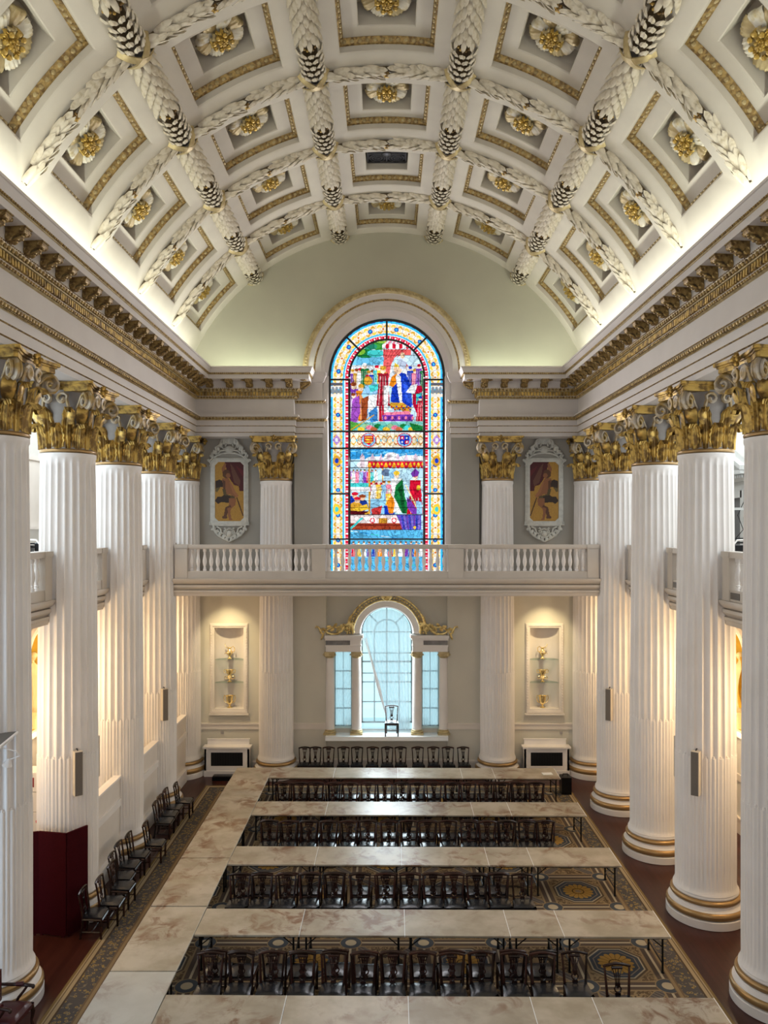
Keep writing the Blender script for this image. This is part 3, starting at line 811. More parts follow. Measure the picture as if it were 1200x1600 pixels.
def top_scene():
    C.rect(332, 360, 762, 912, srgb(200, 232, 248)); C.rect(332, 470, 560, 540, srgb(110, 195, 235)); C.rect(332, 520, 762, 640, srgb(225, 238, 246))
    for x, y, rx, ry, c in ((420, 450, 60, 28, GN), (500, 400, 52, 30, srgb(60, 150, 60)), (380, 440, 40, 20, srgb(130, 190, 60)), (480, 450, 50, 22, TQ), (520, 375, 40, 14, srgb(150, 200, 70)), (450, 410, 40, 18, srgb(40, 140, 110))): C.ell(x, y, rx, ry, c)
    # striped awning and its hangings
    C.poly([(525, 400), (560, 362), (690, 362), (705, 400)], PK)
    for k in range(6): C.poly([(530 + 30 * k, 400), (565 + 22 * k, 362), (575 + 22 * k, 362), (545 + 30 * k, 400)], W_)
    for k in range(9): C.ell(530 + 20 * k, 408, 11, 16, RE if k % 2 else W_)
    C.poly([(525, 425), (690, 425), (690, 460), (600, 462), (572, 520), (560, 600), (520, 560), (530, 480)], srgb(235, 100, 100))
    for k in range(7): C.line([(535 + 22 * k, 425), (528 + 14 * k, 470)], 5, srgb(200, 60, 70))
    # rows of small figures
    cols = [PU, OC, W_, GN, RE, BL, TQ, YE, PK, OR, LB]
    for k, x in enumerate(range(345, 560, 24)): C.person(x, 690 + (k % 3) * 8, 150 + (k % 4) * 12, cols[k % 11], cap=[OC, BR_, RE, W_][k % 4])
    for k, x in enumerate(range(660, 765, 26)): C.person(x, 660 + (k % 3) * 14, 150, cols[(k * 3 + 2) % 11], cap=[RE, BL, OC][k % 3])
    for k, x in enumerate((350, 395, 440, 500)): C.person(x, 850, 235 - 12 * (k % 2), [PU, OR, LB, RE][k], cap=[BR_, OC, TQ, BR_][k])
    C.person(350, 860, 180, srgb(220, 190, 235), cap=BR_); C.poly([(332, 850), (345, 720), (385, 700), (390, 800), (360, 880)], srgb(160, 80, 190))
    C.poly([(398, 690), (430, 625), (490, 620), (500, 700), (480, 790), (430, 800)], LB); C.poly([(440, 640), (500, 630), (560, 660), (552, 680), (500, 665), (450, 680)], TQ)
    C.ell(437, 612, 26, 26, OC); C.poly([(430, 700), (500, 690), (500, 850), (470, 870), (440, 800)], W_); C.poly([(395, 720), (440, 700), (430, 840), (400, 850)], BR_)
    C.poly([(440, 800), (490, 760), (495, 850), (450, 860)], srgb(60, 130, 200))
    C.person(525, 760, 240, srgb(170, 30, 50), cap=OC); C.poly([(530, 640), (560, 640), (552, 800), (530, 800)], W_)
    # enthroned figure in blue
    C.poly([(570, 720), (585, 600), (620, 560), (660, 570), (690, 640), (695, 770), (640, 760), (570, 735)], BL); C.poly([(640, 600), (690, 660), (700, 760), (660, 730)], srgb(50, 90, 220))
    C.poly([(585, 650), (560, 640), (575, 590), (610, 560), (625, 600)], OR); C.ell(612, 545, 24, 30, SK); C.poly([(590, 530), (594, 505), (612, 516), (630, 505), (634, 530)], YE)
    C.ell(640, 505, 26, 40, srgb(200, 215, 240)); C.ell(640, 462, 14, 18, SK); C.poly([(600, 590), (612, 570), (630, 590), (640, 760), (628, 770)], W_)
    C.poly([(700, 690), (720, 640), (755, 640), (762, 740), (735, 830), (700, 750)], srgb(190, 20, 60)); C.poly([(690, 640), (730, 630), (712, 690), (660, 680)], W_)
    C.poly([(722, 690), (755, 680), (755, 750), (720, 750)], TQ); C.person(745, 850, 150, RE, cap=BL)
    C.poly([(565, 740), (640, 740), (695, 775), (690, 800), (570, 775)], OC)
    for k in range(12): C.ell(575 + 10 * k, 765 + (k % 3) * 9, 5, 5, BL if k % 2 else RE)
    C.poly([(530, 800), (680, 790), (690, 812), (528, 818)], PK); C.poly([(520, 815), (705, 810), (700, 850), (525, 850)], PU)
    for k in range(9): C.ell(540 + 20 * k, 832, 7, 10, srgb(90, 40, 130) if k % 2 else PK)
    C.poly([(332, 860), (762, 850), (762, 912), (332, 912)], srgb(120, 200, 190))
    for k in range(18):
        x = 345 + k * 25; C.ell(x, 880 + (k % 3) * 9, 22, 14, [GN, TQ, YE, srgb(150, 200, 150), PK, srgb(200, 110, 70)][k % 6])
    C.poly([(332, 850), (400, 870), (332, 912)], srgb(90, 170, 70)); C.poly([(680, 860), (762, 880), (762, 912), (700, 905)], srgb(30, 130, 60)); C.line([(330, 905), (470, 815)], 6, OC)
scene_clip(top_scene)
def badge():
    C.rect(332, 922, 762, 1006, srgb(240, 228, 200)); pp = (C.X - 332) / 36 * PI; mid = (C.Y > 922) & (C.Y < 1006)
    C.put(mid & (np.abs(C.Y - 964 - 24 * np.sin(pp)) < 5), OC); C.put(mid & (np.abs(C.Y - 964 + 24 * np.sin(pp)) < 5), srgb(210, 130, 60)); C.put(mid & (np.abs(C.Y - 964) < 9) & (np.abs(np.sin(pp)) < .3), CY)
    C.rect(332, 916, 762, 926, W_); C.rect(332, 1002, 762, 1012, W_)
    for x in (440, 652):
        C.ell(x, 962, 46, 42, RE); C.ell(x, 962, 41, 37, LB)
    C.poly([(412, 935), (468, 935), (468, 970), (440, 994), (412, 970)], RE)
    for k in range(3): C.line([(422, 946 + 14 * k), (458, 946 + 14 * k)], 7, YE)
    C.poly([(624, 935), (680, 935), (680, 970), (652, 994), (624, 970)], BL)
    for i in range(2):
        for j in range(2): C.rect(626 + 28 * i, 938 + 26 * j, 650 + 28 * i, 960 + 26 * j, [RE, BL][(i + j) % 2])
    for k in range(4): C.ell(638 + 28 * (k % 2), 950 + 24 * (k // 2), 5, 6, W_)
    C.line([(547, 922), (547, 1006)], 4, OC)
scene_clip(badge)
for x in (251, 842):
    C.poly([(x, 930), (x + 26, 962), (x, 994), (x - 26, 962)], srgb(180, 140, 210)); C.ell(x, 962, 9, 11, W_)
    for k in range(4): C.rect(x - 36, 622 + 22 * k, x + 36, 640 + 22 * k, [srgb(90, 90, 100), srgb(225, 225, 225), srgb(120, 130, 140), srgb(240, 235, 225)][k])
    for k in (-1, 0, 1): C.ell(x + 22 * k, 668, 9, 22, srgb(130, 140, 150))
    for y, c1, c2 in ((1085, OC, BL), (1372, YE, TQ)): C.ell(x, y, 24, 32, c1); C.ell(x, y, 11, 15, c2)
def low_scene():
    C.rect(332, 1016, 762, 1735, srgb(185, 225, 245)); C.rect(332, 1016, 762, 1075, srgb(50, 150, 215))
    for k in range(8): C.line([(332 + 50 * k, 1030 + (k * 7) % 25), (400 + 50 * k, 1026 + (k * 11) % 28)], 6, srgb(120, 200, 240))
    for x, y, rx, ry in ((480, 1080, 60, 22), (575, 1065, 45, 30), (680, 1075, 70, 24), (410, 1110, 40, 22), (740, 1080, 40, 26)): C.ell(x, y, rx, ry, W_)
    for k, x in enumerate((390, 450, 500, 545, 600, 650, 705)): C.rect(x, 1060 + (k % 3) * 10, x + 26, 1125, srgb(235, 215, 225)); C.poly([(x, 1062 + (k % 3) * 10), (x + 13, 1040), (x + 26, 1062 + (k % 3) * 10)], srgb(215, 190, 210))
    C.rect(435, 1088, 762, 1112, RE)
    for k in range(14): C.ell(446 + 24 * k, 1116, 12, 15, RE if k % 2 else OR); C.ell(446 + 24 * k, 1104, 6, 8, YE)
    C.rect(332, 1145, 470, 1180, srgb(190, 150, 220)); C.rect(332, 1178, 470, 1196, PK); C.rect(332, 1196, 470, 1250, TQ)
    for k in range(7): C.person(350 + 22 * k, 1215, 80, [W_, PK, LB, PU, RE, TQ, W_][k])
    C.rect(440, 1120, 448, 1400, OC); C.rect(520, 1125, 526, 1330, OC)
    C.ell(545, 1155, 30, 22, srgb(90, 110, 140)); C.ell(585, 1160, 26, 30, LB); C.rect(448, 1212, 520, 1240, srgb(200, 30, 60)); C.rect(448, 1240, 530, 1262, PK)
    C.poly([(450, 1268), (530, 1262), (525, 1300), (470, 1306), (450, 1290)], BR_)
    for k in range(6): C.person(470 + 30 * k, 1330, 130, [W_, YE, LB, PK, W_, TQ][k], cap=[OC, W_, BR_][k % 3])
    C.rect(332, 1240, 450, 1265, W_)
    for k, (x, c, h) in enumerate(((350, BL, RE), (395, srgb(30, 60, 150), BR_), (365, OC, RE))): C.ell(x, 1330 + 18 * k, 40, 40, c); C.ell(x + 8, 1290 + 14 * k, 16, 17, SK); C.ell(x + 8, 1280 + 14 * k, 20, 10, h)
    C.poly([(345, 1370), (430, 1340), (440, 1372), (360, 1392)], YE); C.poly([(332, 1380), (440, 1385), (440, 1402), (332, 1402)], srgb(90, 20, 30)); C.line([(420, 1400), (560, 1335)], 8, OC)
    C.rect(448, 1310, 600, 1402, srgb(140, 200, 235)); C.person(560, 1400, 150, YE, cap=W_); C.poly([(530, 1350), (590, 1345), (592, 1402), (535, 1402)], BL); C.poly([(455, 1370), (520, 1350), (510, 1402), (460, 1402)], srgb(210, 60, 60))
    # lady in a green mantle, men in red
    C.person(605, 1390, 250, W_, cap=YE); C.poly([(600, 1230), (640, 1190), (655, 1300), (690, 1395), (640, 1398), (590, 1300)], GN); C.poly([(618, 1250), (640, 1210), (648, 1330), (660, 1396), (640, 1396)], srgb(20, 85, 45))
    C.poly([(545, 1330), (575, 1290), (598, 1320), (585, 1395), (560, 1398)], OR); C.poly([(590, 1300), (612, 1340), (620, 1398), (596, 1390)], W_)
    C.person(715, 1400, 250, srgb(205, 20, 45), cap=RE, wide=.2); C.poly([(690, 1160), (715, 1130), (740, 1155), (730, 1175), (700, 1180)], PU); C.poly([(680, 1240), (700, 1210), (745, 1215), (755, 1300), (690, 1310)], RE)
    C.ell(735, 1245, 12, 16, YE); C.poly([(665, 1300), (690, 1320), (740, 1400), (700, 1402), (668, 1360)], PU); C.line([(660, 1230), (745, 1400)], 7, srgb(240, 225, 170)); C.poly([(720, 1320), (755, 1330), (758, 1400), (725, 1402)], LB)
    # barge side and water
    C.rect(332, 1402, 640, 1454, srgb(238, 222, 222))
    for x in (462, 590): C.ell(x, 1438, 15, 16, RE); C.ell(x, 1438, 9, 10, W_)
    C.rect(500, 1424, 550, 1462, OC)
    for k in range(4): C.line([(504 + 14 * k, 1424), (504 + 14 * k, 1462)], 3, BR_)
    C.rect(332, 1454, 640, 1494, srgb(165, 65, 40)); C.rect(332, 1462, 640, 1470, srgb(120, 40, 30)); C.line([(335, 1485), (400, 1425)], 12, TQ)
    C.poly([(600, 1402), (752, 1402), (752, 1490), (690, 1510), (640, 1490), (620, 1440)], srgb(95, 85, 195))
    for k in range(9): C.line([(620 + 15 * k, 1405), (640 + 12 * k, 1495)], 5, [PU, BL, srgb(150, 130, 220)][k % 3])
    C.ell(712, 1480, 8, 9, YE)
    C.rect(332, 1494, 762, 1735, srgb(90, 185, 235))
    for k in range(22): C.line([(332 + (k * 61) % 430, 1500 + k * 10), (380 + (k * 61) % 430, 1506 + k * 10)], 5, [srgb(190, 230, 250), srgb(30, 130, 200), TQ][k % 3])
    for k in range(14): C.person(350 + 31 * k, 1650, 90, [RE, YE, W_, PU, BL, OR, W_][k % 7])
scene_clip(low_scene)
# leading: each little piece of glass has its own strength, with a dark line between pieces
seeds = np.stack([rng.uniform(gx0, gx1, 1500), rng.uniform(gy0, gy1, 1500)], 1)
lab = np.empty(C.X.shape, int); gap = np.empty(C.X.shape)
for j in range(C.ny):
    d = (C.X[j][:, None] - seeds[None, :, 0]) ** 2 + (C.Y[j][:, None] - seeds[None, :, 1]) ** 2
    o2 = np.argpartition(d, 2, axis=1)[:, :2]; dd = np.take_along_axis(d, o2, 1); k = dd.argmin(1)
    lab[j] = np.take_along_axis(o2, k[:, None], 1)[:, 0]; gap[j] = np.abs(np.sqrt(dd[:, 0]) - np.sqrt(dd[:, 1]))
C.c *= (rng.uniform(.82, 1.3, 1500)[lab] * inside + rng.uniform(.95, 1.15, 1500)[lab] * (~inside))[..., None]
C.c[(gap < 2.2) & inside] *= .5
for y in (462, 526, 616, 690, 770, 842): C.c[(np.abs(C.Y - y) < 2.2) & inside] *= .25
for y in (1086, 1126, 1205, 1258, 1322, 1362, 1404, 1492): C.c[(np.abs(C.Y - y) < 2.2) & inside] *= .25
C.c[(D > 24) & (D < 82) & ((S % 37) < 2.4)] *= .5
C.c = np.clip(C.c, 0, 1.05)
SW = 2.08 / 341.0
glass_me = C.mesh('stained_glass', STAINED, lambda x, y: np.where(y < cy, np.hypot(x - cx, y - cy) < 341, True),
                  lambda x, y: np.stack([(x - 547) * SW, np.full_like(x, 27.70), SPR + (cy - y) * SW], 1))
# ---- window_1: the tall stained-glass window
fr = MB(); gy = 27.66
def bar(x0, y0, x1, y1, wd):
    fr.tube([((x0 - 547) * SW, gy, SPR + (cy - y0) * SW), ((x1 - 547) * SW, gy, SPR + (cy - y1) * SW)], wd * SW * .5, 4)
def arc(r, wd): fr.tube([(r * SW * math.cos(PI * i / 48), gy, SPR + r * SW * math.sin(PI * i / 48)) for i in range(49)], wd * SW * .5, 6)
arc(338, 16); arc(222, 12)
for x in (209, 885): bar(x, cy, x, 1735, 16)
for x in (326, 768): bar(x, 600, x, 1735, 14)
for a in (45, 90, 135): 
    r = math.radians(a); bar(547 + 222 * math.cos(r), cy - 222 * math.sin(r), 547 + 338 * math.cos(r), cy - 338 * math.sin(r), 11)
for y in (912, 1012): bar(209, y, 885, y, 11)
for y in (606, 1280):
    for a, b in ((209, 326), (768, 885)): bar(a, y, b, y, 11)
bar(209, 1548, 885, 1548, 9)
win = struct(fr.build('window_1', LEADBAR), 'tall arched stained glass window above the end balcony')
put('stained_glass', glass_me, win)

# ---- window_2: the three-light window with its order, curtains hang in front
wf = MB(); GYL = 27.95
def vb(x, z0, z1, wd=.045): wf.box(x - wd / 2, x + wd / 2, GYL - .02, GYL + .03, z0, z1)
def hb(x0, x1, z, wd=.04): wf.box(x0, x1, GYL - .02, GYL + .03, z - wd / 2, z + wd / 2)
for x in (-.90, .90): vb(x, 1.62, ASP, .06)
wf.tube([(.90 * math.cos(PI * i / 32), GYL, ASP + .90 * math.sin(PI * i / 32)) for i in range(33)], .03, 6)
vb(0, 1.62, ASP + .9)
wf.tube([(-.45, GYL, 1.62), (-.45, GYL, ASP)] + [(.45 * math.cos(PI - PI * i / 16), GYL, ASP + .45 * math.sin(PI * i / 16)) for i in range(17)] + [(.45, GYL, ASP), (.45, GYL, 1.62)], .022, 6)
for a in (45, 135): r = math.radians(a); wf.tube([(.45 * math.cos(r), GYL, ASP + .45 * math.sin(r)), (.9 * math.cos(r), GYL, ASP + .9 * math.sin(r))], .022, 6)
for z in (1.64, 2.38, 3.10, 3.42, 3.84, 4.15, ASP): hb(-.9, .9, z, .055 if z in (1.64, 3.84) else .035)
for s in (-1, 1):
    for x in (1.28, 1.88): vb(s * x, 1.5, 4.31, .05)
    vb(s * 1.58, 1.5, 4.31, .03)
    for z in (1.52, 2.15, 2.85, 3.5, 4.29): hb(s * 1.28 if s > 0 else s * 1.88, s * 1.88 if s > 0 else s * 1.28, z)
win2 = struct(wf.build('window_2', GLAZBAR), 'lower three-light window behind sheer curtains')
pn = MB()
pn.box(-.9, .9, GYL, GYL + .008, 1.40, ASP); pn.prism([(.9 * math.cos(PI * i / 24), ASP + .9 * math.sin(PI * i / 24)) for i in range(25)], GYL, GYL + .008, 'y')
for s in (-1, 1): pn.box(s * 1.28, s * 1.88, GYL, GYL + .008, 1.5, 4.31)
pn.build('pane', PANE, win2)
# sill, inner board, jambs
sl = MB(); sl.box(-2.16, 2.16, 26.98, 27.9, 1.26, 1.36); sl.box(-2.16, 2.16, 26.96, 27.1, 1.22, 1.28); sl.box(-.95, .95, 27.9, 28.0, 1.3, 1.40); sl.box(-1.6, 1.6, 28.0, 29.6, 1.32, 1.39)
sl.build('window_sill', SILLW, win2)
for s in (-1, 1):
    # small ionic columns and half columns
    for x, half in ((1.08, False), (2.03, True)):
        m = MB(); yc = 27.40
        m.lathe([(.17, 1.52), (.172, 2.3), (.165, 3.2), (.148, 4.08), (.155, 4.10)], 20, (s * x, yc)); m.build('window_column', WHITE, win2)
        m = MB(); m.box(s * x - .22, s * x + .22, yc - .22, yc + .16, 1.36, 1.42); m.lathe([(.21, 1.42), (.225, 1.45), (.21, 1.48), (.185, 1.49), (.20, 1.52), (.17, 1.54)], 20, (s * x, yc)); m.build('column_base', GOLDP, win2)
        m = MB(); m.lathe([(.155, 4.08), (.19, 4.13), (.19, 4.17)], 16, (s * x, yc)); m.box(s * x - .19, s * x + .19, yc - .19, yc + .15, 4.24, 4.30)
        for sx in (-1, 1):
            m.tube([(s * x + sx * (.15 + (.075 - .006 * k) * math.cos(k * .7)), yc - .15, 4.18 + (.075 - .006 * k) * math.sin(k * .7)) for k in range(11)], .022, 6)
            m.ell((s * x + sx * .15, yc - .15, 4.18), .03, 6, 4)
        m.box(s * x - .16, s * x + .16, yc - .17, yc + .13, 4.17, 4.25); m.build('column_capital', GOLDP, win2)
    m = MB(); m.box(s * .92, s * 2.16, 27.20, RW, 4.31, 4.50); m.box(s * .90, s * 2.18, 27.17, RW, 4.50, 4.55); 
    m.box(s * .84, s * 2.20, 27.10, RW, 4.80, 4.90); m.box(s * .88, s * 2.18, 27.15, RW, 4.72, 4.80)
    for k in range(16): m.box(s * (.90 + .08 * k), s * (.94 + .08 * k), 27.11, 27.16, 4.74, 4.80)
    m.build('window_entablature', WHITE, win2)
    m = MB(); m.box(s * .92, s * 2.16, 27.24, RW, 4.55, 4.72); m.build('window_frieze', FRIEZE, win2); m = MB(); m.box(s * .915, s * 1.30, 27.21, 27.25, 4.55, 4.72); m.build('frieze_block', WHITE, win2)
m = MB()
for (r0, y0), (r1, y1) in zip([(.92, RW + .1), (.92, RW - .05), (.96, 27.42), (1.16, 27.40), (1.18, 27.36), (1.20, RW)], [(.92, RW - .05), (.96, 27.42), (1.16, 27.40), (1.18, 27.36), (1.20, RW)]):
    for i in range(32):
        a, b = PI * i / 32, PI * (i + 1) / 32
        m.add([(r0 * math.cos(a), y0, ASP + r0 * math.sin(a)), (r0 * math.cos(b), y0, ASP + r0 * math.sin(b)), (r1 * math.cos(b), y1, ASP + r1 * math.sin(b)), (r1 * math.cos(a), y1, ASP + r1 * math.sin(a))], [(0, 1, 2, 3)])
m.build('arch_moulding', WHITE, win2)
# carved gilt pediment over it
pd = thing('carved_window_pediment', 'carved gilt arch and scrolls crowning the lower end window', 'carving', (0, 27.34, 4.92))
m = MB()
for r, rr in ((1.21, .028), (1.40, .035)): m.tube([(r * math.cos(PI * i / 40), 0, r * math.sin(PI * i / 40)) for i in range(41)], rr, 6)
for i in range(40):
    a = PI * (i + .5) / 40; m.ell((1.305 * math.cos(a), .0, 1.305 * math.sin(a)), (.045, .05, .045), 6, 4)
m.build('arch_band', CARVED, pd)
m = MB()
for i in range(7):
    a = PI / 2 + (i - 3) * .32; v, fc = leaf(.06, .30 if i == 3 else .25, .05, .03); m.add(v, fc, 0, frame((0, -.06, 1.22), (math.sin(a), 0, -math.cos(a)), (math.cos(a), 0, math.sin(a)), (0, -1, 0)))
m.ell((0, -.09, 1.26), (.08, .06, .08)); m.build('shell_crest', CARVED, pd)
for s in (-1, 1):
    m = MB()
    def sp(cx_, cz, r0, r1, a0, a1, rad, n=16):
        m.tube([(s * (cx_ + (r0 + (r1 - r0) * k / n) * math.cos(a0 + (a1 - a0) * k / n)), -.05, cz + (r0 + (r1 - r0) * k / n) * math.sin(a0 + (a1 - a0) * k / n)) for k in range(n + 1)], [rad * (1 - .5 * k / n) for k in range(n + 1)], 6)
    m.tube([(s * x, -.04, z) for x, z in ((1.18, .05), (1.24, .30), (1.34, .42), (1.30, .60), (1.22, .72))], [.05, .06, .06, .05, .02], 7)
    m.tube([(s * x, -.05, z) for x, z in ((1.15, .40), (1.35, .38), (1.48, .30), (1.60, .12), (1.75, .02), (1.95, .00), (2.12, .06), (2.20, .20))], [.03, .045, .05, .05, .045, .045, .04, .03], 7)
    m.tube([(s * x, -.05, z) for x, z in ((1.6, .28), (1.75, .24), (1.9, .26), (2.05, .20), (2.2, .10))], [.02, .03, .035, .035, .03], 7)
    sp(2.27, .10, .12, .03, PI, -2.2 * PI, .035); sp(1.42, .20, .13, .03, PI / 2, 3.3 * PI, .035); sp(1.72, .13, .08, .02, PI, -1.5 * PI, .03)
    m.tube([(s * x, -.08, z) for x, z in ((2.28, .02), (2.36, .16), (2.42, .25), (2.50, .28), (2.54, .22))], [.03, .04, .035, .03, .012], 7)
    m.tube([(s * x, -.08, z) for x, z in ((2.26, .02), (2.30, -.12), (2.34, -.2))], [.045, .035, .012], 7)
    for k in range(8):
        v, fc = leaf(.05, .17, .05, .02); a = .5 + k * .35; px, pz = 1.22 + .13 * k, .12 + .16 * math.cos(k * 1.3) ** 2
        m.add(v, fc, 0, frame((s * px, -.07, pz), (math.sin(a) * s, 0, -math.cos(a)), (math.cos(a) * s, 0, math.sin(a)), (0, -1, 0)))
    m.build('scroll_wing', CARVED, pd)
# sheer curtains
def curtain(name, label, x_l, x_r, z0, z1, y, folds, arch=False, group=None):
    o = MB()
    def fn(u, v):
        z = z1 + (z0 - z1) * v; a, b = x_l(z), x_r(z); x = a + (b - a) * u
        if arch and z > ASP - .02:
            h = math.sqrt(max(0, .86 ** 2 - (z - ASP) ** 2)); x = max(-h, min(h, x))
        return (x, y + (.046 * math.sin(u * folds * 2 * PI + 1.5 * v) + .012 * math.sin(u * folds * 4.7 * PI + 5 * v)) * (.35 + .65 * v), z)
    o.grid(fn, folds * 8, 40); return tag(o.build(name, SHEER, sharp=None), label, 'curtain', group)
def gathered(o):
    m = MB()
    for k in range(4): m.tube([(-.83 + .03 * k + (.77 - .02 * k) * t ** .93 + .02 * math.sin(7 * t + k), 27.735 + .012 * math.sin(k * 2 + 9 * t), 4.72 - 2.75 * t) for t in [i / 14 for i in range(15)]], [.010 + .012 * math.sin(PI * i / 14) for i in range(15)], 6)
    return m.build('gathered_edge', mat('gathered_voile', (.90, .92, .95), .8), o)
def left_edge(z):
    if z > 4.75: return -.86
    if z > 2.0: return -.84 + (4.75 - z) / 2.75 * .78
    return -.06 + (2.0 - z) * .3
main_curtain = curtain('sheer_curtain', 'white sheer curtain drawn aside behind the lone chair in the arched window', left_edge, lambda z: .84, 1.42, 5.76, 27.76, 11, True)
gathered(main_curtain)
curtain('sheer_curtain', 'white sheer curtain in the narrow light left of the arched window', lambda z: -1.86, lambda z: -1.30, 1.55, 4.30, 27.80, 6)
curtain('sheer_curtain', 'white sheer curtain in the narrow light right of the arched window', lambda z: 1.30, lambda z: 1.86, 1.55, 4.30, 27.80, 6)

# ================================================================ columns
def fluted_shaft():
    NF, M_ = 24, 8; m = MB()
    zs = [.66, .72, .80, 1.2, 2.2, 3.2, 3.655, 3.66, 3.72, 5, 6.5, 8, 9.2, 10.05, 10.13, 10.22, 10.26, 10.34]
    def rad(z):
        t = max(0, (z - 3.6) / 6.8); base = .645 - .065 * t ** 1.4 if z > 3.6 else .645 + .0 * z
        if z < .80: base += .05 * (1 - (z - .66) / .14) ** 2
        if z > 10.22: base += .02
        return base
    k = NF * M_; v = []
    for z in zs:
        for i in range(k):
            u = (i % M_) / M_; a = 2 * PI * i / k; r = rad(z)
            if .76 < z < 10.2:
                if u < .16: d = 0
                else:
                    q = (u - .16) / .84
                    d = .052 * math.sin(PI * q) ** .7
                    if z < 3.66: d = .044 * abs(math.sin(PI * q)) ** .5 - .050 * math.sin(PI * q) ** 2.2
                    if z in (.80, 10.13): d *= .5
                r -= d
            v.append((r * math.cos(a), r * math.sin(a), z))
    f = [(j * k + i, j * k + (i + 1) % k, (j + 1) * k + (i + 1) % k, (j + 1) * k + i) for j in range(len(zs) - 1) for i in range(k)]
    m.add(v, f)
    for i in range(NF):          # round heads of the cabling, a row of small scallops
        a = 2 * PI * (i * M_ + M_ * .58) / k; m.ell((.607 * math.cos(a), .607 * math.sin(a), 3.66), (.032, .032, .05), 6, 4)
    return m
def torus_prof(r, z, h, k=8): return [(r - h * .1 + h * .5 * math.sin(PI * i / k), z + h * .5 - h * .5 * math.cos(PI * i / k)) for i in range(k + 1)]
def acanthus(w, L, out, curl):
    """an upright leaf standing against the bell: x across, y outward, z up; lobed edges, folds running up it, tip rolled over"""
    v = []; nu, nv = 14, 18
    for j in range(nv + 1):
        t = j / nv
        if t < .70: y = .025 + out * .35 * (t / .70) ** 2; z = L * t / .70 * .88
        else:
            q = (t - .70) / .30; a = q * 2.9
            y = .025 + out * .35 + curl * (1 - math.cos(a)) * .62; z = L * .88 + curl * math.sin(a) * .8
        lobe = (t * 4.5) % 1.0
        wd = w * (.70 + .30 * math.sin(PI * min(1, t * 1.2))) * (1 if t < .72 else 1 - .45 * ((t - .72) / .28) ** 2) * (1.10 - .30 * lobe ** 2)
        for i in range(nu + 1):
            s = 2 * i / nu - 1; e = abs(s)
            fold = .030 * math.cos(e * 5 * PI) * (.35 + .65 * e) + .045 * max(0, 1 - e * 5)
            v.append((s * wd, y - .05 * e * e + fold, z + .05 * e * e * (1 if t < .72 else .2) - .05 * lobe * e))
    f = [(j * (nu + 1) + i, j * (nu + 1) + i + 1, (j + 1) * (nu + 1) + i + 1, (j + 1) * (nu + 1) + i) for j in range(nv) for i in range(nu)]
    return v, f
